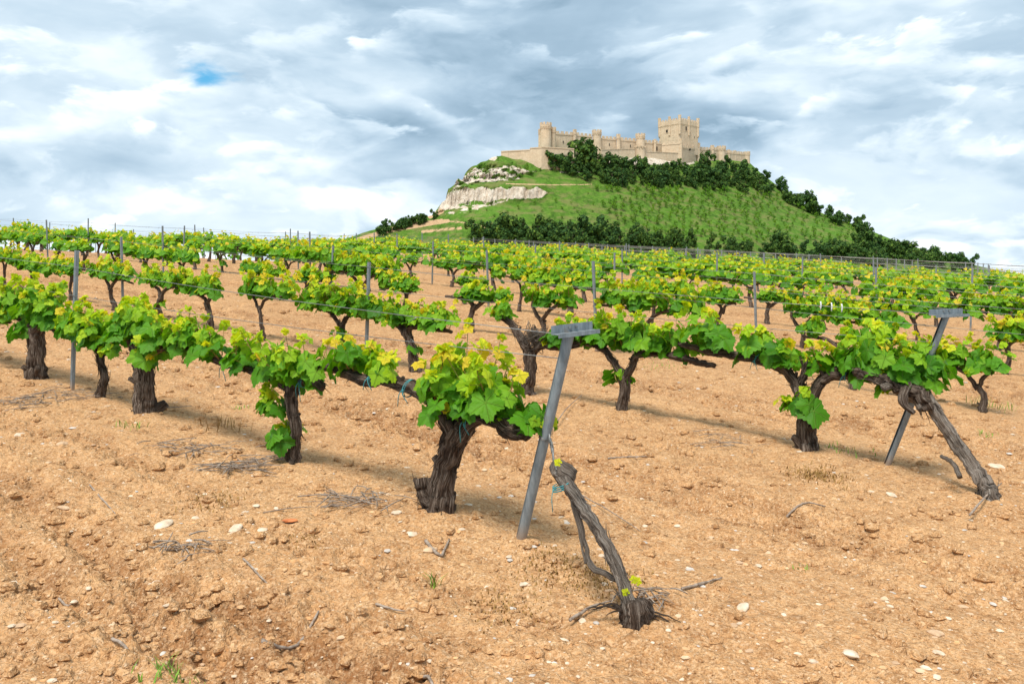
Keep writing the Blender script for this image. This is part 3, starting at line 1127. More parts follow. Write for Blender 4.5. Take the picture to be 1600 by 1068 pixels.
grove('pine_tree', PINES, [(574, 365), (620, 356), (672, 344), (683, 341), (683, 345), (640, 356), (590, 368)], 20, .42, .62,
      'small dark pine in the strip left of the cliff, {} from the left', 'pine tree', 'pines in the strip by the sandy track', 11)
_rg = random.Random(77)
for (x, y, s, sz, lab) in ((918, 261, 1.75, 1.75, 'biggest dark pine, standing alone tall against the castle wall'), (868, 264, 1.0, .95, 'bushy dark pine below the pale outer wall'),
                       (883, 263, .8, .75, 'small dark pine between the bushy one and the biggest pine'), (1105, 268, 1.25, 1.45, 'tall dark pine hiding the castle wall right of the keep'),
                       (1490, 424, .85, 1.1, 'lone round pine rising at the far right end of the hill'), (962, 259, .42, .75, 'slim dark conifer against the rubble wall'),
                       (1062, 264, .5, .8, 'slim pine below the corner of the castle court')):
    tag(plant_tree('pine_tree', PINES, hill_at(x, y), s, _rg, sz), lab, 'pine tree')
# young orchard in lines down the slope
orch = [(1000, 303), (1110, 306), (1210, 312), (1262, 330), (1340, 358), (1345, 380), (1300, 392), (1180, 382), (1040, 372), (960, 345), (930, 318)]
rng = random.Random(21)
cnt = 0
oy = 306
ri = 0
while oy < 396:
    ri += 1
    x = 915 + rng.uniform(0, 11)
    k = 0
    while x < 1352:
        yy = oy + (x - 1130) * .035
        if inside(x, yy, orch) and cnt < 290 and rng.random() < .9:
            k += 1
            cnt += 1
            t = plant_tree('orchard_tree', YOUNG, hill_at(x + rng.uniform(-3.5, 3.5), yy + rng.uniform(-1.8, 1.8)), rng.uniform(.65, 1.15), rng)
            tag(t, 'young green orchard tree on the hillside, %s in the %s line from the top' % (ordinal(k), ordinal(ri)), 'orchard tree', 'young trees in the hillside orchard')
        x += 10.8
    oy += 5.6 + (oy - 306) * .03
grove('green_bush', YOUNG, [(930, 296), (1060, 300), (1220, 310), (1215, 314), (1060, 305), (935, 300)], 30, .8, 1.5, 'light green bush along the lower edge of the pine wood, {} from the left', 'bush', 'bushes under the pine wood', 22)
grove('green_bush', YOUNG, [(700, 330), (860, 318), (930, 300), (930, 335), (860, 345), (720, 350)], 22, .35, .75, 'small green shrub on the open grass slope, {} from the left', 'bush', 'shrubs on the grass slope', 23)
grove('green_bush', YOUNG, [(770, 250), (850, 262), (830, 282), (750, 284), (735, 275)], 20, .35, .8, 'low green shrub among the upper rocks, {} from the left', 'bush', 'shrubs among the upper rocks', 24)

# ------------------------------------------------------------------ vines
def leaf_shape(lod):
    """outline of a five-lobed toothed vine leaf: list of (angle, radius); stalk at the origin side -y"""
    if lod == 0:
        n = 36
    elif lod == 1:
        n = 15
    else:
        n = 7
    pts = []
    for k in range(n + 1):
        a = -math.pi * .93 + 2 * math.pi * .93 * k / n      # 0 = tip direction +y
        lob = .87 + .13 * math.cos(a * 5 / 1.05) * (1 if abs(a) < 2.6 else .5)
        r = lob * (1.0 - .12 * abs(a) / math.pi)
        if lod == 0:
            r *= 1 + (.07 if k % 2 else -.06)
        pts.append((a, r))
    return pts


LEAFS = [leaf_shape(0), leaf_shape(1), leaf_shape(2)]


def add_leaf(mb, pos, nrm, tip, size, tone, lod, rng):
    """pos: where the stalk meets the blade; nrm: face normal; tip: direction of the point"""
    tip = (tip - nrm * tip.dot(nrm))
    tip = tip.normalized() if tip.length > 1e-4 else nrm.orthogonal().normalized()
    sx = tip.cross(nrm)
    out = LEAFS[lod]
    fold = rng.uniform(.10, .42)
    droop = rng.uniform(.1, .5)
    wav = rng.uniform(.03, .09)
    pleat = rng.uniform(.08, .24)
    curl = rng.uniform(-.35, .35)
    ph = rng.uniform(0, 6.28)
    vs, uv, fs = [pos], [(0, 0)], []
    ringsr = (.5, 1.0) if lod == 0 else (1.0,)
    half = size * .55
    for rr in ringsr:
        for a, r in out:
            q = r * rr
            x, y = math.sin(a) * q, math.cos(a) * q
            z = -fold * abs(x) * .6 - droop * (x * x + y * y) * .45 + wav * math.sin(a * 5 + ph) * rr + pleat * abs(math.sin(2.6 * a)) * q + curl * x * y
            vs.append(pos + (sx * x + tip * (y) + nrm * z) * half)
            uv.append((x, y))
    n = len(out)
    for k in range(n - 1):
        fs.append((0, 1 + k, 2 + k))
    if lod == 0:
        for k in range(n - 1):
            fs.append((1 + k, 1 + n + k, 2 + n + k, 2 + k))
    mb.add(vs, fs, 0, uv, tone)


def add_shoot(lf, sh, base, direc, length, lod, rng, yellow=0.0, leafsize=.15, dens=1.0):
    """a young shoot: big green leaves low, small yellow ones at its tip"""
    direc = direc.normalized()
    bend = Vector((rng.uniform(-.3, .3), rng.uniform(-.3, .3), rng.uniform(-.1, .25)))
    pts = []
    for k in range(4):
        t = k / 3
        pts.append(base + direc * length * t + bend * length * t * t * .6)
    if lod < 2:
        tube(sh, pts, [.0055, .0045, .0035, .002], 4 if lod else 5, 2, None, c=.5)
    nl = max(3, int(round((6 + length * 14) * dens * (1, .85, .5)[lod])))
    for k in range(nl):
        t = (k + rng.uniform(.0, .8)) / nl
        P = base + direc * length * t + bend * length * t * t * .6
        a = rng.uniform(0, 6.28)
        side = Vector((math.cos(a), math.sin(a), rng.uniform(-.15, .5)))
        s = leafsize * (1.12 - .72 * t ** 1.3) * rng.uniform(.62, 1.22) * (1, 1.05, 1.42)[lod]
        stalk = s * rng.uniform(.35, .75)
        q = P + side * stalk
        up = rng.uniform(.15, 1.0)
        nrm = (Vector((side.x, side.y, 0)) * rng.uniform(.5, 1.2) + Vector((rng.uniform(-.35, .35), rng.uniform(-.35, .35), up))).normalized()
        tip = (Vector((side.x, side.y, 0)) * rng.uniform(.2, 1.0) + Vector((rng.uniform(-.4, .4), rng.uniform(-.4, .4), -rng.uniform(.3, 1.3) + t * .9)))
        tone = .13 + .52 * t ** 1.2 + rng.gauss(0, .10) + yellow * (.18 + .42 * t)
        if t > .72 and rng.random() < .4:
            tone += .16
        if lod == 0:
            tube(sh, [P, q], [.0022, .0016], 3, 1, None, c=.2, cap=False)
        add_leaf(lf, q, nrm, tip, s, min(.98, max(.02, tone)), lod, rng)
    # two or three unfolding leaves at the very tip
    tipp = base + direc * length + bend * length * .6
    for k in range(3 if lod < 2 else 1):
        side = Vector((rng.uniform(-1, 1), rng.uniform(-1, 1), rng.uniform(.3, 1.4))).normalized()
        add_leaf(lf, tipp + side * .02, Vector((rng.uniform(-1, 1), rng.uniform(-1, 1), .6)).normalized(), side, leafsize * rng.uniform(.3, .5) * (1, 1.1, 1.5)[lod],
                 min(1.0, max(.5, .80 + rng.gauss(0, .09) + yellow * .1)), lod, rng)


def clump(lf, sh, c, wx, n, lod, rng, hgt=.36, yellow=0.0, leafsize=.15, dens=1.0):
    """n shoots rising from a stretch wx long round point c on the arm"""
    for k in range(n):
        x = rng.uniform(-.5, .5) * wx
        b = c + Vector((x, rng.uniform(-.04, .04), rng.uniform(-.01, .05) - x * SLOPE))
        d = Vector((rng.gauss(0, .38), rng.gauss(0, .38), rng.uniform(.7, 1.1)))
        if rng.random() < .17:
            d = Vector((rng.gauss(0, .6), rng.gauss(0, .7), rng.uniform(-.3, .35)))
            add_shoot(lf, sh, b, d, hgt * rng.uniform(.3, .6), lod, rng, yellow * .6, leafsize, dens)
        else:
            add_shoot(lf, sh, b, d, hgt * rng.uniform(.55, 1.1), lod, rng, yellow, leafsize, dens)


def skew(p):
    return Vector((p[0], p[1], p[2] - p[0] * SLOPE))


def shreds(mb, pts, rad, n, rng, lod):
    """loose strips of bark along a trunk"""
    P, Rr = catmull(pts, rad, 6)
    for _ in range(n):
        i = rng.randrange(1, len(P) - 2)
        T = (P[i + 1] - P[i]).normalized()
        N_ = Vector((rng.uniform(-1, 1), rng.uniform(-1, 1), 0))
        N_ = (N_ - T * N_.dot(T)).normalized()
        L = rng.uniform(.05, .15)
        s = rng.choice((-1, 1))
        b = P[i] + N_ * Rr[i] * .95
        tube(mb, [b, b + T * L * .5 * s + N_ * rng.uniform(.0, .012), b + T * L * s + N_ * rng.uniform(.005, .04) - Vector((0, 0, .01))], [.005, .004, .0015], 3, 2, None, cap=False)


def build_vine(name, seed, lod, spec):
    """spec: trunk [(pts, radii)...], clumps [(x,y,z,width,n,height,yellow)], material"""
    rng = random.Random(seed)
    root = empty(name)
    tb = MB()
    sides, sub = ((18, 6), (10, 4), (6, 2))[lod]
    for pts, rad in spec['wood']:
        pts = [skew(p) for p in pts]
        rad = [q * (.86 if lod == 0 else .74) for q in rad]
        tube(tb, pts, rad, sides, sub, rng, (.05, .07, .1)[lod], (.19, .17, 0)[lod], 1.6, .009 if lod < 2 else .01)
        if lod == 0:
            shreds(tb, pts, rad, int(13 * len(pts)), rng, lod)
        # spurs and knots
        if lod < 2:
            P, Rr = catmull(pts, rad, 4)
            for _ in range(3 + (len(pts) * 2 if lod == 0 else 2)):
                i = rng.randrange(1, len(P) - 1)
                dv = Vector((rng.uniform(-.7, .7), rng.uniform(-.7, .7), rng.uniform(.2, 1))).normalized()
                L = Rr[i] * rng.uniform(1.1, 1.7)
                tube(tb, [P[i], P[i] + dv * L * .7, P[i] + dv * L * 1.15], [Rr[i] * .6, Rr[i] * .38, Rr[i] * .28], 7 if lod == 0 else 5, 2, rng, .12, .1)
    tb.build('trunk', spec.get('mat', MAT_BARK), root, True)
    if spec.get('twigs'):
        tg = MB()
        for _ in range(spec['twigs'][3]):
            c = skew(spec['twigs'][:3])
            a = [c + Vector((rng.gauss(0, .085), rng.gauss(0, .08), rng.gauss(0, .075))) for _ in range(4)]
            tube(tg, a, [.0045, .0045, .004, .002], 4, 5, rng)
        tg.build('dead_twigs', MAT_DEAD, root, True)
    if spec.get('clumps'):
        lf, sh = MB(), MB()
        for (x, y, z, wx, n, hg, yel) in spec['clumps']:
            hg = hg * (1.0 if seed < 60 else .92)
            clump(lf, sh, skew((x, y, z)), wx, n, lod, rng, hg, yel, spec.get('leaf', .15), spec.get('dens', 1.0))
        if sh.v:
            sh.build('leaf_shoots', MAT_SHOOT, root, True)
        lf.build('foliage', MAT_LEAF, root, lod == 0)
    if spec.get('twine'):
        for (x, z, r) in spec['twine']:
            tw = MB()
            c = skew((x, 0, z))
            for k in range(2):
                ring = [c + Vector((.012 * k + rng.uniform(-.008, .008) + .02 * math.sin(a), r * math.cos(a), r * math.sin(a))) for a in [i * 6.2832 / 8 for i in range(9)]]
                tube(tw, ring, [.0035] * 9, 4, 2, rng)
            for s in (-1, 1):
                b = c + Vector((0, -r, 0))
                tube(tw, [b, b + Vector((s * .02, -.02, -.04)), b + Vector((s * .04 + rng.uniform(-.02, .02), -.01, -rng.uniform(.08, .16)))], [.003] * 3, 4, 3, rng)
            tw.build('twine_tie', MAT_TWINE, root, True)
    return root


def random_spec(rng, lod):
    """an old cordon vine: low fork, two arms along the row, leaf clumps on them"""
    h = rng.uniform(.50, .68)
    r = rng.uniform(.040, .068)
    lean = rng.uniform(-.14, .14)
    wy = rng.uniform(-.05, .05)
    fork = h * rng.uniform(.62, .9)
    wood = []
    kx = rng.uniform(-.05, .05)
    wood.append(([(0, 0, -.08), (0, 0, .05), (lean * .4 + kx, wy, fork * .55), (lean, wy, fork)], [r * 1.6, r * 1.25, r * .95, r * 1.05]))
    cl = []
    armz = h + rng.uniform(.0, .08)
    for s in (-1, 1):
        L = rng.uniform(.62, 1.0)
        bx = lean + s * rng.uniform(.06, .16)
        if rng.random() < .12:
            L = .2
        e = (lean + s * L, wy + rng.uniform(-.1, .1), armz + rng.uniform(-.06, .06))
        wood.append(([(lean * .9, wy, fork * .8), (bx, wy, (fork + armz) / 2), (lean + s * max(.2, L * .5), wy * .5, armz), e], [r * .8, r * .72, r * .6, r * .42]))
        m = max(1, int(round(L / .30)))
        for k in range(m):
            if rng.random() < .95:
                x = lean + s * (L * (k + .55) / m)
                cl.append((x, wy * .5, armz + rng.uniform(-.01, .04), .32, rng.randint(5, 7), rng.uniform(.22, .50), rng.choice((.1, .35, .55))))
    cl.append((lean, wy, armz, .25, 4, .36, .15))
    if rng.random() < .25:
        cl.append((lean * .5, -.05, fork * .45, .05, 1, .2, .1))
    return {'wood': wood, 'clumps': cl, 'leaf': .182, 'dens': .85}


LIB = {1: [], 2: []}


def lib_vine(lod, k):
    while len(LIB[lod]) <= k:
        i = len(LIB[lod])
        rng = random.Random(900 + lod * 50 + i)
        LIB[lod].append([build_vine('grapevine', 900 + i + lod * 30, lod, random_spec(rng, lod)), False])
    e = LIB[lod][k]
    if not e[1]:
        e[1] = True
        return e[0]
    return copy_tree(e[0])


ROWROT = math.atan2(-D.y, -D.x)         # local +x points to the row's near end


def row_point(row, Y):
    """point at depth Y on row (0 = nearest)"""
    # row line: P.PN = ROW0 + row*ROWSP
    s = ROW0 + row * ROWSP
    x = (s - Y * PN.y) / PN.x
    return Vector((x, Y, 0))


def put_vine(o, row, Y, lab, off=0.0, dz=0.0):
    p = row_point(row, Y) + PN * off
    o.location = (p.x, p.y, float(ground_base(p.x, p.y)) + .02 + dz)
    tag(o, lab, 'grapevine', 'grapevines in the vineyard rows')
    return o


ROWNAME = ['front row', 'second row', 'third row', 'fourth row', 'fifth row', 'sixth row', 'seventh row', 'eighth row', 'ninth row', 'tenth row', 'eleventh row', 'twelfth row',
           'thirteenth row', 'fourteenth row', 'fifteenth row', 'sixteenth row', 'seventeenth row', 'eighteenth row', 'nineteenth row', 'twentieth row']

# --- front row, each vine shaped after the photo
A1 = build_vine('grapevine', 1, 0, {'wood': [
    ([(-.01, 0, -.1), (.0, 0, .06), (.03, 0, .25), (.10, 0, .46), (.19, 0, .63)], [.15, .115, .085, .088, .11]),
    ([(.14, 0, .56), (-.02, 0, .72), (-.24, .02, .80), (-.52, .0, .83), (-.82, .02, .79), (-1.12, .0, .83), (-1.36, 0, .80)], [.085, .065, .056, .05, .05, .038, .03]),
    ([(.17, 0, .58), (.34, -.02, .72), (.50, -.02, .73), (.62, -.03, .70), (.76, -.03, .70)], [.08, .055, .05, .07, .068]),
    ([(.0, -.03, .02), (-.09, -.05, .10), (-.12, -.05, .21)], [.08, .065, .058]),
    ([(.15, 0, .55), (.26, .03, .75), (.25, .02, .84)], [.07, .045, .035])],
    'clumps': [(.06, 0, .78, .26, 6, .46, .62), (.27, 0, .78, .24, 6, .40, .35), (.47, 0, .76, .24, 6, .42, .45), (.66, .02, .74, .2, 4, .36, .2), (.20, -.08, .74, .4, 5, .22, .05),
               (-.62, 0, .85, .12, 3, .22, .55), (-.93, 0, .82, .16, 4, .26, .4)],
    'twine': [(-.30, .81, .065), (-.66, .84, .06), (.28, .70, .08)], 'leaf': .195, 'dens': .8})
A2 = build_vine('grapevine', 2, 0, {'wood': [
    ([(0, 0, -.08), (0, 0, .05), (.03, 0, .25), (-.02, 0, .45), (-.02, 0, .62)], [.075, .058, .046, .052, .055]),
    ([(-.02, 0, .55), (.08, 0, .67), (.22, 0, .70), (.36, 0, .66)], [.05, .042, .038, .032]),
    ([(-.02, 0, .58), (-.20, 0, .63), (-.55, 0, .66), (-.95, 0, .67), (-1.35, 0, .72), (-1.75, 0, .73)], [.045, .04, .036, .036, .035, .03])],
    'clumps': [(.02, 0, .66, .34, 8, .36, .25), (.25, 0, .70, .2, 3, .26, .25), (-.38, 0, .66, .16, 3, .42, .25), (-.74, 0, .67, .30, 6, .28, .15), (-1.12, 0, .68, .28, 6, .30, .1),
               (-1.48, 0, .72, .34, 7, .32, .1), (-.17, -.05, .36, .12, 4, .2, .1), (-.13, -.03, .18, .1, 2, .16, .05)],
    'twine': [(.14, .68, .05), (-.9, .67, .045)], 'leaf': .185, 'dens': .72})
A3 = build_vine('grapevine', 3, 0, {'wood': [
    ([(0, 0, -.1), (0, 0, .05), (-.04, 0, .22), (-.08, 0, .42), (-.18, 0, .62), (-.30, 0, .70)], [.17, .125, .09, .075, .062, .045]),
    ([(.03, 0, .08), (.06, 0, .26), (.06, 0, .45), (.16, 0, .58), (.32, 0, .68), (.52, 0, .70)], [.09, .07, .055, .052, .05, .035])],
    'clumps': [(-.38, 0, .72, .3, 6, .30, .15), (-.10, 0, .70, .3, 7, .36, .05), (.18, 0, .70, .3, 7, .34, .05), (.45, 0, .70, .3, 5, .34, .2), (.08, -.05, .5, .1, 2, .18, .1)], 'leaf': .20, 'dens': .7})
A4 = build_vine('grapevine', 4, 0, {'wood': [
    ([(0, 0, -.08), (.02, 0, .06), (.09, 0, .2), (.02, 0, .36), (-.04, 0, .52)], [.055, .048, .042, .042, .04]),
    ([(-.04, 0, .5), (-.2, 0, .6), (-.5, 0, .62)], [.04, .03, .025])],
    'clumps': [(-.10, 0, .54, .3, 7, .34, .15), (-.38, 0, .6, .3, 6, .32, .3), (.12, 0, .52, .2, 4, .3, .15)], 'leaf': .20, 'dens': .75})
A5 = build_vine('grapevine', 5, 0, {'wood': [
    ([(0, 0, -.1), (0, 0, .05), (.01, 0, .3), (.0, 0, .55)], [.15, .115, .10, .105]),
    ([(0, 0, .5), (.2, 0, .62), (.5, 0, .60), (.85, 0, .58), (1.2, 0, .57)], [.08, .055, .045, .04, .03]),
    ([(0, 0, .5), (-.2, 0, .6), (-.5, 0, .62)], [.08, .055, .04])],
    'clumps': [(-.45, 0, .65, .4, 7, .38, .1), (0, 0, .68, .4, 9, .42, .05), (.4, 0, .63, .4, 9, .42, .05), (.85, 0, .6, .4, 8, .36, .12), (-.1, -.05, .45, .1, 2, .2, 0)], 'leaf': .21, 'dens': .7})
for o, Y, dsc in ((A1, 5.72, 'thick gnarled vine with a big bright leaf tuft, nearest to the front leaning post'), (A2, 6.69, 'slender-trunked vine with a low leafy sprig, second in the front row'),
                  (A3, 8.07, 'thick low-forked vine with shaggy bark, third in the front row'), (A4, 8.60, 'thin crooked short vine, fourth in the front row'),
                  (A5, 9.5, 'stout straight-trunked vine beside the post at the far end of the front row')):
    o.rotation_euler = (0, 0, ROWROT)
    put_vine(o, 0, Y, dsc)
# --- second row
B1 = build_vine('grapevine', 11, 0, {'wood': [
    ([(0, 0, -.1), (0, 0, .06), (-.02, 0, .25), (-.03, 0, .45), (-.06, 0, .58)], [.15, .115, .088, .085, .08]),
    ([(-.03, 0, .5), (-.16, 0, .68), (-.30, 0, .76), (-.62, 0, .80), (-.95, 0, .80), (-1.35, 0, .84)], [.07, .055, .055, .05, .045, .03]),
    ([(.02, 0, .4), (.10, 0, .60), (.22, 0, .73), (.50, 0, .78), (.80, 0, .76), (.98, 0, .76)], [.065, .058, .055, .052, .06, .05]),
    ([(-.1, 0, .55), (-.02, 0, .74), (-.02, 0, .82)], [.05, .04, .03])],
    'clumps': [(-.98, 0, .82, .20, 6, .42, .2), (-.60, 0, .80, .12, 2, .26, .3), (-.20, 0, .82, .22, 6, .40, .15), (.10, 0, .80, .1, 3, .26, .3), (.40, 0, .80, .2, 5, .42, .25),
               (.66, 0, .80, .3, 8, .46, .08), (.92, 0, .78, .26, 7, .44, .02), (-.05, -.08, .38, .1, 4, .22, .12), (1.05, -.03, .80, .15, 4, .30, 0)],
    'twine': [(-.5, .79, .06), (.36, .77, .06)], 'leaf': .235, 'dens': .62})
B2 = build_vine('grapevine', 12, 0, {'wood': [
    ([(0, 0, -.08), (0, 0, .05), (.04, 0, .22), (.03, 0, .40)], [.09, .072, .062, .068]),
    ([(.03, 0, .36), (-.1, 0, .52), (-.25, 0, .66), (-.55, 0, .70), (-.9, 0, .66)], [.055, .045, .04, .036, .03]),
    ([(.03, 0, .36), (.12, 0, .5), (.2, 0, .64), (.5, 0, .70), (.85, 0, .68), (1.1, 0, .66)], [.055, .045, .042, .04, .036, .03])],
    'clumps': [(-.72, 0, .68, .4, 7, .34, .05), (-.35, 0, .7, .35, 6, .32, .2), (0, 0, .7, .35, 8, .38, .1), (.33, 0, .72, .30, 8, .40, .12), (.56, 0, .70, .18, 4, .34, .15), (-.05, -.04, .32, .1, 2, .16, .15)], 'leaf': .21, 'dens': .75})
B3 = build_vine('dead_grapevine', 13, 0, {'wood': [
    ([(0, 0, -.1), (0, 0, .05), (.05, 0, .25), (.06, 0, .5)], [.12, .09, .085, .085]),
    ([(.05, 0, .45), (-.12, 0, .66), (-.24, 0, .80), (-.40, 0, .86)], [.07, .055, .045, .035]),
    ([(.05, 0, .45), (.2, 0, .58), (.45, 0, .60), (.75, 0, .66)], [.06, .05, .042, .03])], 'twigs': (.12, 0, .66, 70), 'mat': MAT_BARK, 'clumps': [(-.36, 0, .86, .2, 4, .25, .3)], 'leaf': .19, 'dens': .8})
for o, Y, dsc in ((B1, 8.04, 'gnarled vine with long woody arms beside the right-hand leaning post'), (B2, 9.28, 'Y-forked leafy vine just right of the front leaning post\'s top, in the second row'),
                  (B3, 10.08, 'almost leafless old vine with a tangle of pale dead twigs on its head')):
    o.rotation_euler = (0, 0, ROWROT)
    put_vine(o, 1, Y, dsc)
B3['category'] = 'dead vine'
for i, (Y, dsc) in enumerate(((11.22, 'leafy forked vine next left of the dead vine in the second row'), (12.1, 'stout leafy vine by the steel post in the second row'),
                              (13.25, 'thin Y-shaped vine just left of the steel post in the second row'), (14.14, 'leafy vine with dark leaning trunk, seventh in the second row'),
                              (15.1, 'leafy vine with forked trunk, eighth in the second row'), (16.1, 'leafy vine, ninth in the second row'))):
    rng = random.Random(40 + i)
    o = build_vine('grapevine', 60 + i, 0 if Y < 13 else 1, random_spec(rng, 0))
    o.rotation_euler = (0, 0, ROWROT)
    put_vine(o, 1, Y, dsc)

# leaning end vines: the dead one under the front post and the twisted one of the second row
def leaning_vine(name, base, top, mid, rads, label, cat, mt, seed, extra=None):
    rng = random.Random(seed)
    root = empty(name, base)
    mb = MB()
    pts = [Vector((0, 0, -.06)), Vector((0, 0, .03))] + [m - base for m in mid] + [top - base]
    rads = [q * (.78 if name == 'grapevine' else .74) for q in rads]
    tube(mb, pts, rads, 26, 10, rng, .05, .24, 2.6, .006)
    shreds(mb, pts, rads, 60, rng, 0)
    if extra:
        for e_pts, e_r in extra:
            tube(mb, [p - base for p in e_pts], e_r, 10, 5, rng, .08, .1, 2, .004)
    mb.build('trunk', mt, root, True)
    tag(root, label, cat)
    return root


sA = at(985, 962, 4.36)
sA.z = gz(sA.x, sA.y)
topA = at(874, 738, 4.86)
o = leaning_vine('dead_vine_stem', sA, topA, [at(972, 905, 4.42), at(945, 845, 4.55), at(905, 785, 4.72)], [.085, .055, .040, .042, .045, .052],
                 'bare grey leaning dead vine stem tied with blue twine', 'dead vine', MAT_DEAD, 71,
                 [([at(868, 728, 4.84), at(885, 740, 4.86), at(892, 748, 4.9)], [.05, .055, .03]), ([at(900, 790, 4.72), at(915, 850, 4.68), at(925, 885, 4.6), at(965, 905, 4.5)], [.016, .014, .017, .016]),
                  ([at(893, 780, 4.72), at(905, 830, 4.7), at(915, 880, 4.6)], [.009, .008, .007])])
tw = MB()
rngt = random.Random(5)
cA = at(878, 762, 4.81) - sA
for k in range(3):
    tube(tw, [cA + Vector((.053 * math.cos(a), .05 * math.sin(a), .012 * k + .02 * math.cos(a))) for a in [i * 6.2832 / 8 for i in range(9)]], [.004] * 9, 4, 2, rngt)
tube(tw, [cA + Vector((-.05, -.02, 0)), cA + Vector((-.06, -.03, -.05)), cA + Vector((-.055, -.03, -.13))], [.003] * 3, 4, 3, rngt)
tw.build('twine_tie', MAT_TWINE, o, True)
rt = MB()
for k in range(13):
    a = rngt.uniform(-.8, 3.9)
    L = rngt.uniform(.10, .30)
    b = Vector((0, 0, .05))
    e = Vector((math.cos(a) * L, -abs(math.sin(a)) * L * .5 + .05, rngt.uniform(-.02, .1)))
    tube(rt, [b, e * .5 + Vector((0, 0, .05)), e], [.011, .006, .002], 6, 4, rngt, .1, 0, 1, .006)
rt.build('roots', MAT_BARK, o, True)
kn = MB()
tube(kn, [Vector((.02, -.01, -.05)), Vector((.03, -.02, .04)), Vector((.02, -.01, .12))], [.07, .085, .05], 16, 5, rngt, .16, .26)
kn.build('root_crown', MAT_BARK, o, True)
lf = MB()
for (x, y) in ((872, 722), (990, 905), (996, 908), (978, 925)):
    q = at(x, y, 4.36) - sA
    add_leaf(lf, q, Vector((rngt.uniform(-.5, .5), -1, .5)).normalized(), Vector((rngt.uniform(-1, 1), 0, .5)), .045, .86, 0, rngt)
lf.build('yellow_leaves', MAT_LEAF, o, True)

sB = at(1545, 782, 6.77)
sB.z = gz(sB.x, sB.y)
leaning_vine('grapevine', sB, at(1385, 592, 7.62), [at(1530, 745, 6.85), at(1500, 700, 7.0), at(1470, 655, 7.15), at(1440, 617, 7.3), at(1412, 598, 7.5)],
             [.12, .085, .068, .064, .066, .075, .06, .05], 'twisted grey trunk leaning down to the right by the right-hand leaning post', 'grapevine', MAT_DEAD, 72,
             [([at(1500, 745, 6.85), at(1488, 722, 6.95), at(1470, 712, 6.95)], [.022, .02, .014]), ([at(1395, 590, 7.5), at(1408, 612, 7.45), at(1432, 622, 7.3), at(1440, 640, 7.2)], [.06, .055, .05, .03]),
              ([at(1395, 600, 7.4), at(1380, 605, 7.35)], [.04, .035])])

_h = bpy.data.objects['grapevine.' + str(0).zfill(3)] if False else [o for o in COL.objects if o.get('label', '').startswith('twisted grey trunk')][0]
hd = MB()
rg_ = random.Random(88)
hp = [at(1452, 640, 7.18), at(1432, 612, 7.28), at(1408, 606, 7.36), at(1388, 596, 7.42), at(1366, 590, 7.5), at(1335, 580, 7.62)]
tube(hd, [p - _h.location for p in hp], [.050, .060, .056, .052, .044, .034], 26, 10, rg_, .10, .30, 3.2, .010)
tube(hd, [p - _h.location for p in (at(1420, 600, 7.3), at(1410, 625, 7.2), at(1428, 645, 7.15))], [.035, .038, .02], 14, 6, rg_, .12, .25, 3, .008)
shreds(hd, [p - _h.location for p in hp], [.07, .092, .085, .088, .062, .045], 50, rg_, 0)
hd.build('gnarled_head', MAT_BARK, _h, True)

# --- all the other rows
vine_slots = []
for row in range(2, 26):
    y0 = 5.3 + 2.3 * row
    Y = y0 + .55
    rr = random.Random(row * 13)
    while Y < 66:
        yj = Y + rr.uniform(-.16, .16)
        p = row_point(row, yj)
        px = CX + F * p.x / p.y
        Y += 1.02
        if px < -60 or px > 1680:
            continue
        # the plot ends before the wires of the next one
        lim = float(np.interp(px, [-100, 300, 560, 640, 740, 1530, 1700], [54, 54, 52, 50, 54, 43, 40]))
        if yj > lim:
            continue
        vine_slots.append((yj, row, p, px, rr.random(), rr.random()))
for row in (0, 1):
    Y = 10.5 if row == 0 else 17.1
    rr = random.Random(row + 3)
    while Y < 46:
        p = row_point(row, Y)
        px = CX + F * p.x / p.y
        if px > -80:
            vine_slots.append((Y, row, p, px, rr.random(), rr.random()))
        Y += 1.02
vine_slots.sort(key=lambda s: s[0])
print('vine slots', len(vine_slots))
N_IND = 286
ind, rest = vine_slots[:N_IND], vine_slots[N_IND:]
byrow = {}
for s in ind:
    byrow.setdefault(s[1], []).append(s)
for row, L in byrow.items():
    L.sort(key=lambda s: s[0])
for row, L in byrow.items():
    for i, (Y, _, p, px, r1, r2) in enumerate(L):
        if r1 < .05:
            continue
        lod = 1 if Y < 21 else 2
        nlib = 15 if lod == 1 else 10
        k = int(r2 * nlib)
        o = lib_vine(lod, k)
        s = (.92 if px > 350 else .84) + .26 * r1
        o.scale = (s, s, s * (.92 + .16 * r2))
        o.rotation_euler = (0, 0, ROWROT + (math.pi if False else 0) + (r1 - .5) * .25)
        size = ('low ', 'leafy ', 'bushy ')[min(2, int(r1 * 3))]
        if row < 2:
            lab = size + 'distant grapevine, %s beyond the near vines of the %s' % (ordinal(i + 1), ROWNAME[row])
        else:
            lab = size + 'grapevine, %s from the right-hand end of the %s back' % (ordinal(i + 1), ROWNAME[row])
        put_vine(o, row, Y, lab, (r2 - .5) * .14)
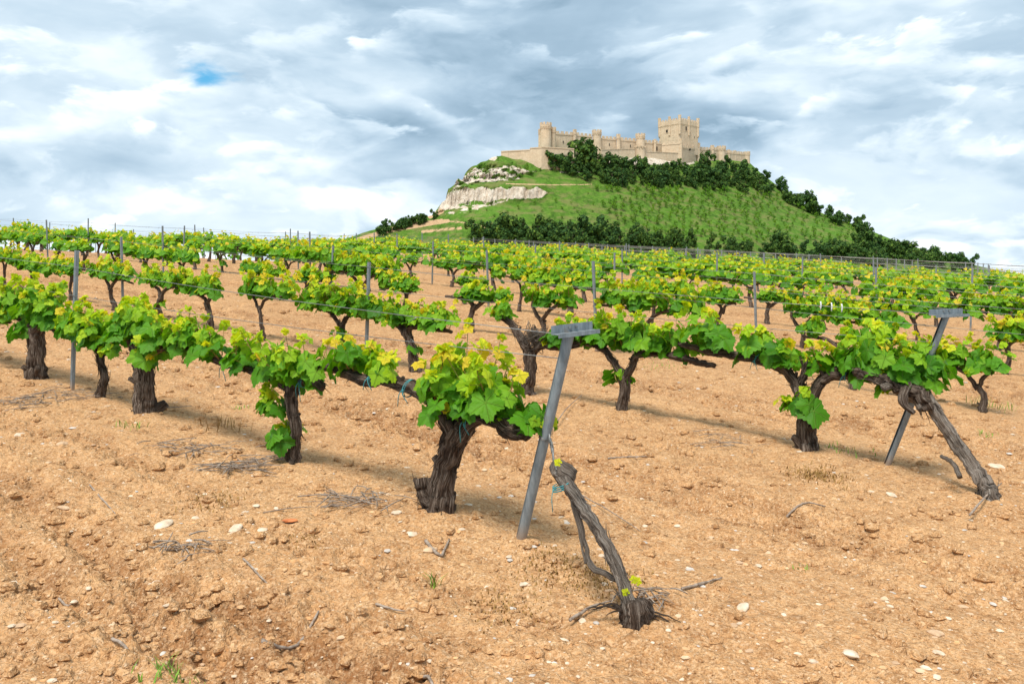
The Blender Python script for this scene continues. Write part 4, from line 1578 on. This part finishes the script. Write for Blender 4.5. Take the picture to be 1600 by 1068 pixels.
if rest:
    lf = MB()
    rng = random.Random(9)
    for (Y, row, p, px, r1, r2) in rest:
        if r1 < .03:
            continue
        z = float(ground_base(p.x, p.y))
        tmp, tmps = MB(), MB()
        for k in range(5):
            x = rng.uniform(-.55, .55)
            for _ in range(2):
                add_shoot(tmp, tmps, Vector((x, 0, .62)), Vector((rng.gauss(0, .4), rng.gauss(0, .4), .9)), rng.uniform(.2, .42), 2, rng, .15, .17, .9)
        tube(tmp, [(0, 0, -.05), (.03, 0, .3), (0, 0, .62)], [.09, .06, .06], 5, 1, None, mi=1)
        tube(tmp, [(-.55, 0, .66), (0, 0, .6), (.55, 0, .64)], [.03, .05, .03], 4, 1, None, mi=1)
        ca, sa = math.cos(ROWROT), math.sin(ROWROT)
        b = len(lf.v)
        lf.v.extend([(v[0] * ca - v[1] * sa + p.x, v[0] * sa + v[1] * ca + p.y, v[2] + z) for v in tmp.v])
        lf.f.extend([tuple(b + i for i in f) for f in tmp.f])
        lf.m.extend(tmp.m)
        lf.uv.extend(tmp.uv)
        lf.c.extend(tmp.c)
    o = lf.build('far_vines', [MAT_LEAF, MAT_BARK])
    tag(o, 'mass of small leafy vines merging along the far rows at the crest', 'vines', None, 'stuff')

# ------------------------------------------------------------------ posts and wires
def post_mesh(h_, w=.042, dp=.032, t=.004):
    """open steel channel with hooks punched along it"""
    mb = MB()
    prof = [(-w / 2, -dp / 2), (w / 2, -dp / 2), (w / 2, dp / 2), (w / 2 - t, dp / 2), (w / 2 - t, -dp / 2 + t), (-w / 2 + t, -dp / 2 + t), (-w / 2 + t, dp / 2), (-w / 2, dp / 2)]
    vs = [(x, y, -.15) for x, y in prof] + [(x, y, h_) for x, y in prof]
    n = 8
    fs = [(k, (k + 1) % n, n + (k + 1) % n, n + k) for k in range(n)]
    fs += [(0, 5, 4, 1), (1, 4, 3, 2), (0, 7, 6, 5), (8, 9, 12, 13), (9, 10, 11, 12), (8, 13, 14, 15)]
    mb.add(vs, fs)
    return mb


def hook_mesh(h_):
    mb = MB()
    z = .3
    while z < h_ - .03:
        for s in (-1, 1):
            mb.box((s * .0215 - .004, -.008, z), (s * .0215 + .004, .006, z + .02))
        z += .1
    return mb


POST_H = 1.46
pm = post_mesh(POST_H).mesh('post_channel', [MAT_STEEL])
hm = hook_mesh(POST_H).mesh('post_studs', [MAT_STEEL])
post_pts = {}
for row in range(0, 26):
    y0 = 5.3 + 2.3 * row
    Y = y0 + 4.1
    if row == 0:
        Y = 8.97
    if row == 1:
        Y = 11.8
    rr = random.Random(row * 7 + 1)
    k = 0
    post_pts[row] = []
    first = y0
    while Y < 60:
        p = row_point(row, Y)
        px = CX + F * p.x / p.y
        lim = float(np.interp(px, [-100, 300, 560, 640, 740, 1530, 1700], [60, 60, 56, 52, 54, 43, 40]))
        if Y > lim:
            break
        if px > 1800:
            Y += 4.1
            continue
        post_pts[row].append((p, px))
        if -40 < px < 1640:
            k += 1
            o = empty('trellis_post', (p.x, p.y, float(ground_base(p.x, p.y))), ROWROT)
            o.rotation_euler = (rr.uniform(-.03, .03), rr.uniform(-.03, .03), ROWROT)
            q = rr.uniform(.94, 1.06)
            o.scale = (1, 1, q)
            link('channel', pm, o)
            tag(o, 'thin grey steel post, %s from the right in the %s' % (ordinal(k), ROWNAME[row] if row < 20 else 'rearmost rows, ' + ordinal(row + 1)), 'post', 'steel posts along the vine rows')
        Y += 4.1


def end_post(base, top, label, bar_l, bar_r, w=.07):
    root = empty('leaning_post', base)
    tag(root, label, 'post', 'leaning end posts')
    ax = (top - base)
    L = ax.length
    M = Matrix.Translation((0, 0, 0)) @ ax.to_track_quat('Z', 'Y').to_matrix().to_4x4() @ Matrix.Rotation(R(35), 4, 'Z')
    mb = MB()
    n = 22
    prof = []
    for k in range(n):                      # rounded omega channel, open at the back
        a = R(-150) + R(300) * k / (n - 1)
        prof.append((w / 2 * math.sin(a), -w / 2 * math.cos(a)))
    inner = [(x * .90, y * .90) for x, y in prof][::-1]
    pr = prof + inner
    m = len(pr)
    vs = [M @ Vector((x, y, -.12)) for x, y in pr] + [M @ Vector((x, y, L)) for x, y in pr]
    fs = [(k, (k + 1) % m, m + (k + 1) % m, m + k) for k in range(m)]
    for k in range(n - 1):
        fs.append((m + k, m + k + 1, m + m - 2 - k, m + m - 1 - k))
    mb.add(vs, fs)
    mb.build('channel', MAT_STEEL, root, False)
    # angle iron across the top
    a, b = bar_l - base, bar_r - base
    e = (b - a)
    Lb = e.length
    ex = e.normalized()
    ey = Vector((0, 0, 1)).cross(ex).normalized()
    ez = ex.cross(ey)
    MM = Matrix((ex, ey, ez)).transposed().to_4x4()
    MM.translation = a
    cb = MB()
    cb.box((0, -.062, -.004), (Lb, .0, .0), rot=MM)
    cb.box((0, -.066, -.004), (Lb, -.062, .05), rot=MM @ Matrix.Translation((0, .066, 0)))
    cb.box((0, -.068, -.022), (Lb, -.063, .004), rot=MM)
    cb.build('cross_bar', MAT_STEEL, root)
    bl = MB()
    for s in (.42, .58):
        bl.box((Lb * s - .008, -.012, .022), (Lb * s + .008, -.003, .036), rot=MM)
    bl.build('bolt', MAT_WIRE, root)
    # binding wire round the shaft
    wr = MB()
    rg = random.Random(3)
    for k in range(3):
        z = L * .50 + k * .006
        tube(wr, [M @ Vector((w * .53 * math.cos(t), w * .53 * math.sin(t), z + .006 * math.sin(t))) for t in [i * 6.2832 / 12 for i in range(13)]], [.0025] * 13, 4, 1, rg)
    wr.build('binding_wire', MAT_WIRE, root, True)
    return root


eA0 = at(813, 852, 5.3)
eA0.z = gz(eA0.x, eA0.y) - .02
eA1 = at(889, 521, 5.12)
end_post(eA0, eA1, 'nearest leaning grey steel post with a cross bar on top', at(862, 522, 5.05), at(926, 514, 5.25))
eB0 = at(1385, 732, 7.62)
eB0.z = gz(eB0.x, eB0.y) - .02
eB1 = at(1478, 493, 7.35)
end_post(eB0, eB1, 'leaning grey steel post with cross bar behind the twisted trunk at the right', at(1452, 492, 7.3), at(1504, 490, 7.5), .062)

# wires, one object for each strand
def wire(name, pts, r, label, group='wires of the vine rows'):
    mb = MB()
    rg = random.Random(int(pts[0][0] * 100) & 1023)
    P = []
    for (a, b) in zip(pts[:-1], pts[1:]):
        n = 5
        for k in range(n):
            t = k / n
            q = a.lerp(b, t)
            q.z -= .03 * 4 * t * (1 - t)
            P.append(q)
    P.append(pts[-1])
    org = P[0].copy()
    tube(mb, [q - org for q in P], [r] * len(P), 5, 1, None)
    # dry tendrils left hanging on the strand
    for _ in range(min(40, int(len(P) * 1.6))):
        i = rg.randrange(len(P) - 1)
        q = P[i].lerp(P[i + 1], rg.random()) - org
        d = (P[i + 1] - P[i]).normalized()
        tube(mb, [q, q + d * .03 + Vector((0, 0, rg.uniform(-.02, .02))), q + d * .08 + Vector((0, rg.uniform(-.02, .02), rg.uniform(-.05, .02)))], [r * 1.6, r * 1.3, r * .5], 3, 1, None)
    o = mb.build(name, MAT_WIRE, None, True)
    o.location = org
    tag(o, label, 'wire', group)
    return o


for row in range(0, 26):
    L = [p for p, px in post_pts[row]]
    if len(L) < 1:
        continue
    for j, (hh, nm) in enumerate(((1.33, 'top'), (1.02, 'middle'))):
        pts = [Vector((p.x, p.y, float(ground_base(p.x, p.y)) + hh)) for p in L]
        if row == 0:
            pts.insert(0, at(866, 521, 5.07) if j == 0 else at(878, 560, 5.15))
            q = row_point(0, 13.0)
            pts.append(Vector((q.x, q.y, float(ground_base(q.x, q.y)) + hh)))
        elif row == 1:
            pts.insert(0, at(1456, 490, 7.32) if j == 0 else at(1462, 535, 7.42))
        elif L:
            q = row_point(row, 5.3 + 2.3 * row)
            if CX + F * q.x / q.y < 4000:
                pts.insert(0, Vector((q.x, q.y, float(ground_base(q.x, q.y)) + hh)))
        if len(pts) > 1:
            far = row > 5
            wire('trellis_wire', pts, .0028 if row < 3 else .0036, '%s wire strung along the %s of vines' % (nm, ROWNAME[row] if row < 20 else 'rearmost rows, ' + ordinal(row + 1) + ','))
for i, (x, y) in enumerate(((1282, 476), (1299, 478), (1315, 480))):
    mb = MB()
    p = at(x, y, 8.6 - i * .12)
    tube(mb, [(0, 0, .035), (.004, -.004, 0), (0, 0, -.05)], [.007, .008, .006], 5, 2, None)
    o = mb.build('plastic_clip', MAT_CLIP, None, True)
    o.location = p
    tag(o, 'white plastic clip hanging on the wire above the second row, %s from the left' % ordinal(i + 1), 'clip', 'white clips on the wire')
# anchor wires of the two end posts
wire('anchor_wire', [at(857, 668, 5.2), at(862, 690, 5.1), at(868, 728, 4.84)], .006, 'thick anchor wire from the front leaning post to the dead vine stem', None)

# the bare trellis of the next plot, beyond the vines
t0, t1 = Vector((-2.86, 62, 0)), Vector((26.4, 47, 0))
td = (t1 - t0).normalized()
tn = Vector((-td.y, td.x, 0))
if tn.y < 0:
    tn = -tn
pm2 = post_mesh(1.5, .06, .05, .006).mesh('bare_post_channel', [MAT_STEEL])
for r_ in range(5):
    a = t0 + tn * (r_ * 2.6) + td * (r_ * .4)
    n = 9 + r_
    tops = []
    for k in range(n):
        p = a + td * (k * 4.6)
        z = float(ground_base(p.x, p.y))
        tops.append((p, z))
        px = CX + F * p.x / p.y
        if px < 1640:
            o = empty('bare_trellis_post', (p.x, p.y, z), math.atan2(td.y, td.x))
            c = link('channel', pm2, o)
            tag(o, 'distant bare steel post beyond the vines, %s from the left in the %s line back' % (ordinal(k + 1), ordinal(r_ + 1)), 'post', 'bare posts of the next plot')
    for j, hh in enumerate((1.46, 1.15, .85, .55)):
        if r_ > 1 and j > 1:
            continue
        wire('trellis_wire', [Vector((p.x, p.y, z + hh)) for p, z in tops], .007, 'bare wire, %s down, on the %s line of posts beyond the vines' % (ordinal(j + 1), ordinal(r_ + 1)), 'wires of the next plot')

# ------------------------------------------------------------------ stones, clods, twigs, weeds
def rock_verts(rng, flat=.6, sides=7, n=3):
    """small irregular stone: squashed rings"""
    vs, fs = [], []
    ax = rng.uniform(.75, 1.3)
    for i, (z, r) in enumerate(((-.6, .6), (-.1, 1.0), (.45, .72))):
        for k in range(sides):
            a = 6.2832 * k / sides
            q = r * rng.uniform(.78, 1.18)
            vs.append(Vector((math.cos(a) * q * ax, math.sin(a) * q / ax, z * flat * rng.uniform(.8, 1.2))))
    vs.append(Vector((rng.uniform(-.2, .2), rng.uniform(-.2, .2), .7 * flat)))
    for i in range(2):
        for k in range(sides):
            fs.append((i * sides + k, i * sides + (k + 1) % sides, (i + 1) * sides + (k + 1) % sides, (i + 1) * sides + k))
    for k in range(sides):
        fs.append((2 * sides + k, 2 * sides + (k + 1) % sides, 3 * sides))
    return vs, fs


def scatter(name, n, mats, smin, smax, seed, label, cat, flat, ymax, power=1.0, sides=6, strip_only=False):
    rng = random.Random(seed)
    prot = [rock_verts(rng, flat, sides) for _ in range(30)]
    Ys = np.array([3.2 * (ymax / 3.2) ** (rng.random() ** power) for _ in range(n)])
    Us = np.array([rng.uniform(-.75, .75) for _ in range(n)])
    Xs = Ys * Us
    dz_, tn_ = ground_detail(Xs, Ys)
    Zs = ground_base(Xs, Ys) + dz_
    mb = MB()
    for x, y, z, tn in zip(Xs, Ys, Zs, tn_):
        if strip_only and rng.random() > .25 + 1.6 * tn:
            continue
        s = smin * (smax / smin) ** (rng.random() ** 2.2) * (.8 + y * .035)
        vs, fs = rng.choice(prot)
        a = rng.uniform(0, 6.28)
        ca, sa = math.cos(a) * s, math.sin(a) * s
        q = z + s * flat * .15
        mb.add([(v.x * ca - v.y * sa + x, v.x * sa + v.y * ca + y, v.z * s + q) for v in vs], fs, rng.randrange(len(mats)))
    o = mb.build(name, mats, None, False)
    tag(o, label, cat, None, 'stuff')


MAT_STONE2 = m_plain('tan_stone', (.42, .27, .16), (.62, .44, .28), 9, .9, 0, .006)
scatter('pebbles', 6000, [MAT_STONE, MAT_CLOD2, MAT_CLOD2, MAT_CLOD], .004, .026, 31, 'pale pebbles strewn over the dry soil', 'pebbles', .55, 26)
scatter('gravel', 1000, [MAT_STONE, MAT_STONE2, MAT_GREY], .010, .030, 37, 'larger pale and grey gravel lying loose on the soil', 'gravel', .45, 18)
scatter('soil_clods', 24000, [MAT_SOIL], .006, .060, 32, 'crumbly clods of turned orange soil', 'clods', .8, 22, 1.0, 5, True)

stones = [(1008, 1006, .0), ]
big = [(255, 805, 30, 'flat whitish stone on the smooth soil at the left'), (369, 813, 27, 'flat cream stone beside the small grey one'), (409, 815, 17, 'small grey-white stone beside the flat cream one'), (116, 911, 16, 'white angular stone by a stick on the left'),
       (812, 950, 21, 'white rounded stone in the moss patch below the front post'), (818, 902, 17, 'round pale stone just below the front post'), (1161, 946, 27, 'long flat white stone on the open soil'), (1329, 1021, 28, 'pinkish angular stone near the bottom edge'),
       (1468, 1014, 17, 'small white stone at the lower right'), (1557, 723, 24, 'flat white stone right of the twisted trunk'), (620, 803, 17, 'pale stone left of the thick vine foot'), (672, 849, 22, 'tan stone below the thick vine foot'),
       (97, 684, 26, 'brown clod-like stone on the left slope'), (537, 1060, 32, 'cream stone cut by the bottom edge'), (910, 757 + 200, 14, 'small pale stone near the dead vine foot'), (1393, 768, 18, 'whitish stone before the right leaning post'),
       (1462, 980, 26, 'round tan stone at the lower right'), (598, 956, 26, 'tan stone in the lower middle'), (940, 862, 12, 'tiny pale stone beside the dead stem'), (645, 752 + 80, 18, 'whitish stone before the thick vine'),
       (30, 668, 16, 'pale stone at the left edge'), (1526, 866, 22, 'flat pale stone at the right, below the twisted trunk'), (100, 780, 18, 'half-buried brown stone at the left')]


def ground_hit(px, py):
    """march the sight line through (px, py) down to the soil"""
    lo, hi = 2.5, 60.0
    Y = 2.5
    while Y < 60:
        p = at(px, py, Y)
        if p.z < float(ground_base(p.x, p.y)):
            break
        Y *= 1.01
    return Y / 1.005


for px, py, w, lab in big:
    Y = ground_hit(px, py)
    p = at(px, py, Y)
    rng = random.Random(px)
    vs, fs = rock_verts(rng, .5, 9)
    s = w / F * Y * .5
    mb = MB()
    mb.add([v * s for v in vs], fs)
    o = mb.build('stone', MAT_STONE2 if ('tan' in lab or 'brown' in lab) else MAT_STONE)
    bv = o.modifiers.new('bevel', 'BEVEL')
    bv.width = s * .12
    bv.segments = 2
    o.location = (p.x, p.y, gz(p.x, p.y) + s * .15)
    o.rotation_euler = (rng.uniform(-.2, .2), rng.uniform(-.2, .2), rng.uniform(0, 6))
    tag(o, lab, 'stone', 'larger stones on the soil')
Y = ground_hit(452, 808)
p = at(452, 808, Y)
mb = MB()
vs, fs = rock_verts(random.Random(2), .3, 6)
mb.add([v * .05 for v in vs], fs)
o = mb.build('clay_shard', MAT_SHARD)
o.location = (p.x, p.y, gz(p.x, p.y) + .015)
tag(o, 'small orange-red clay shard lying on the soil', 'shard')


def stick(pix, r, lab, lift=.012):
    pts = []
    for (x, y) in pix:
        Y = ground_hit(x, y)
        p = at(x, y, Y)
        p.z = gz(p.x, p.y) + lift
        pts.append(p)
    org = pts[0].copy()
    mb = MB()
    rng = random.Random(int(pix[0][0]))
    tube(mb, [q - org for q in pts], [r] + [r * .85] * (len(pts) - 2) + [r * .5], 7, 4, rng, .08, .05, 1, .002)
    o = mb.build('stick', MAT_TWIG, None, True)
    o.location = org
    tag(o, lab, 'stick', 'sticks lying on the soil')


stick([(410, 984), (442, 978), (470, 957), (498, 936)], .011, 'bent thick grey stick in the lower left soil')
stick([(92, 892), (104, 905), (118, 911)], .007, 'short pale stick beside the white angular stone')
stick([(175, 995), (195, 1005), (215, 1026)], .008, 'short grey-white stick near the bottom left')
stick([(380, 862), (400, 880), (426, 900)], .007, 'thin curved stick in the left middle soil')
stick([(1218, 782), (1255, 778), (1290, 780)], .009, 'dark stick lying before the right-hand row')
stick([(1065, 917), (1100, 908), (1128, 902)], .009, 'brown stick right of the dead vine foot')
stick([(587, 922), (610, 930), (632, 938)], .007, 'thin stick in the lower middle soil')
stick([(660, 1028), (672, 1045), (682, 1066)], .009, 'brown stick cut by the bottom edge')
stick([(890, 962), (925, 948), (955, 938)], .009, 'grey stick leaning at the dead vine foot', .03)
stick([(905, 768), (950, 790), (1000, 826)], .005, 'long thin cane right of the dead vine stem', .05)
stick([(665, 842), (682, 858), (690, 862)], .012, 'short thick stick before the thick vine foot')
stick([(690, 862), (702, 840)], .009, 'short stick crossing the thick one before the vine foot')
stick([(1515, 805), (1540, 785), (1565, 762)], .009, 'pale stick leaning at the twisted trunk foot', .05)
stick([(950, 706), (985, 706), (1022, 704)], .008, 'brown stick on the soil right of the front post')
stick([(860, 672), (885, 640), (910, 622)], .006, 'thin dark cane behind the front post', .06)
stick([(250, 640), (300, 632)], .006, 'thin grey cane right of the third vine', .03)
stick([(140, 750), (165, 775), (180, 790)], .006, 'thin dark twig on the left soil')


def twig_pile(px, py, w, n, lab, seed, lw=.3):
    Y = ground_hit(px, py)
    c = at(px, py, Y)
    c.z = gz(c.x, c.y)
    rng = random.Random(seed)
    mb = MB()
    W_ = w / F * Y
    for _ in range(n):
        a = rng.gauss(0.0, .8) - .45
        L = rng.uniform(.10, lw)
        q = Vector((rng.gauss(0, W_ * .28), rng.gauss(0, W_ * .2), rng.uniform(.0, .05)))
        d = Vector((math.cos(a), math.sin(a), rng.uniform(-.06, .10))) * L * .5
        q.z += gz(c.x + q.x, c.y + q.y) - c.z
        r = rng.uniform(.002, .0055)
        tube(mb, [q - d, q + Vector((rng.uniform(-.01, .01), rng.uniform(-.01, .01), .008)), q + d], [r, r, r * .5], 4, 2, None)
    o = mb.build('twig_pile', MAT_TWIG, None, True)
    o.location = c
    tag(o, lab, 'twigs', 'piles of pruned twigs')


twig_pile(110, 622, 110, 46, 'pile of dry pruned twigs between the post and the thin crooked vine', 1)
twig_pile(310, 700, 130, 46, 'loose pile of dry twigs right of the third vine', 2)
twig_pile(385, 725, 110, 70, 'spread of grey twigs left of the slender second vine', 3, .4)
twig_pile(560, 785, 130, 50, 'tangle of dark twigs between the two nearest vines', 4, .35)
twig_pile(280, 845, 80, 30, 'small scatter of dark twigs on the lower left soil', 5, .2)
twig_pile(40, 625, 80, 40, 'dry twigs under the stout vine at the left edge', 6)
twig_pile(1010, 935, 70, 26, 'dark dead twigs round the dead vine foot', 7, .25)
twig_pile(1130, 690, 90, 24, 'few dry twigs between the second-row vines', 8, .3)


def tuft(px, py, n, h_, mt, lab, seed, spread=.06, name='weed'):
    kind_name = 'weed_tuft' if name == 'weed' else name
    Y = ground_hit(px, py)
    c = at(px, py, Y)
    c.z = gz(c.x, c.y)
    rng = random.Random(seed)
    mb = MB()
    for _ in range(n):
        a = rng.uniform(0, 6.28)
        b = Vector((rng.gauss(0, spread), rng.gauss(0, spread), 0))
        b.z = gz(c.x + b.x, c.y + b.y) - c.z - .005
        L = h_ * rng.uniform(.5, 1.1)
        d = Vector((math.cos(a) * rng.uniform(.1, .7), math.sin(a) * rng.uniform(.1, .7), 1)).normalized()
        s = Vector((-d.y, d.x, 0)).normalized() * rng.uniform(.002, .005)
        m = b + d * L * .55
        e = b + d * L + Vector((d.x, d.y, -.4)) * L * .25
        mb.add([b - s, b + s, m + s, m - s, e], [(0, 1, 2, 3), (3, 2, 4)])
    o = mb.build(kind_name, mt)
    o.location = c
    tag(o, lab, None, None, 'stuff')


tuft(262, 1040, 34, .10, MAT_GRASS, 'green grass tuft near the bottom left edge', 1)
tuft(326, 1058, 22, .08, MAT_GRASS, 'small yellow-green grass tuft cut by the bottom edge', 2)
tuft(677, 888, 12, .14, MAT_GRASS, 'single thin upright weed below the thick vine', 3, .015)
tuft(345, 662, 30, .16, MAT_DRY, 'dry brownish weed right of the third vine', 4, .12)
tuft(1318, 700, 40, .07, MAT_GRASS, 'low green weed beside the foot of the right vine', 5, .12)
tuft(1545, 632, 44, .16, MAT_GRASS, 'green weed tuft at the right edge behind the twisted trunk', 6, .12)
tuft(1540, 672, 26, .06, MAT_GRASS, 'small flat green weed near the right edge', 7, .08)
tuft(1035, 570, 60, .05, MAT_GRASS, 'flat green weed patch behind the Y-forked vine', 8, .2)
tuft(240, 640, 30, .16, MAT_GRASS, 'green weed growing against the third vine foot', 9, .05)
tuft(205, 668, 20, .1, MAT_GRASS, 'small weed left of the third vine foot', 10, .06)
tuft(374, 630, 14, .06, MAT_GRASS, 'tiny green weed left of the slender vine', 11, .03)
tuft(1258, 880, 12, .05, MAT_GRASS, 'tiny green weed on the open soil at the right', 12, .04)
tuft(870, 880, 420, .035, MAT_DRY, 'brown dry moss round the front post foot', 13, .13, 'dry_moss')
tuft(950, 900, 420, .035, MAT_DRY, 'brown dry moss under the dead vine stem', 14, .12, 'dry_moss')
tuft(785, 975 - 40, 300, .03, MAT_DRY, 'thin brown moss on the soil left of the dead vine foot', 15, .12, 'dry_moss')
tuft(1275, 735, 420, .05, MAT_DRY, 'orange-brown moss mound at the foot of the right vine', 16, .12, 'dry_moss')
tuft(475, 832, 160, .025, MAT_DRY, 'small dark moss spot in the left middle soil', 17, .07, 'dry_moss')
tuft(330, 770, 200, .035, MAT_DRY, 'dry grass mat before the twig pile', 18, .12, 'dry_moss')
for lib in LIB.values():                # library vines that no slot used
    for o, used in lib:
        if not used:
            for c in list(o.children) + [o]:
                bpy.data.objects.remove(c)
print('objects', len(bpy.data.objects))
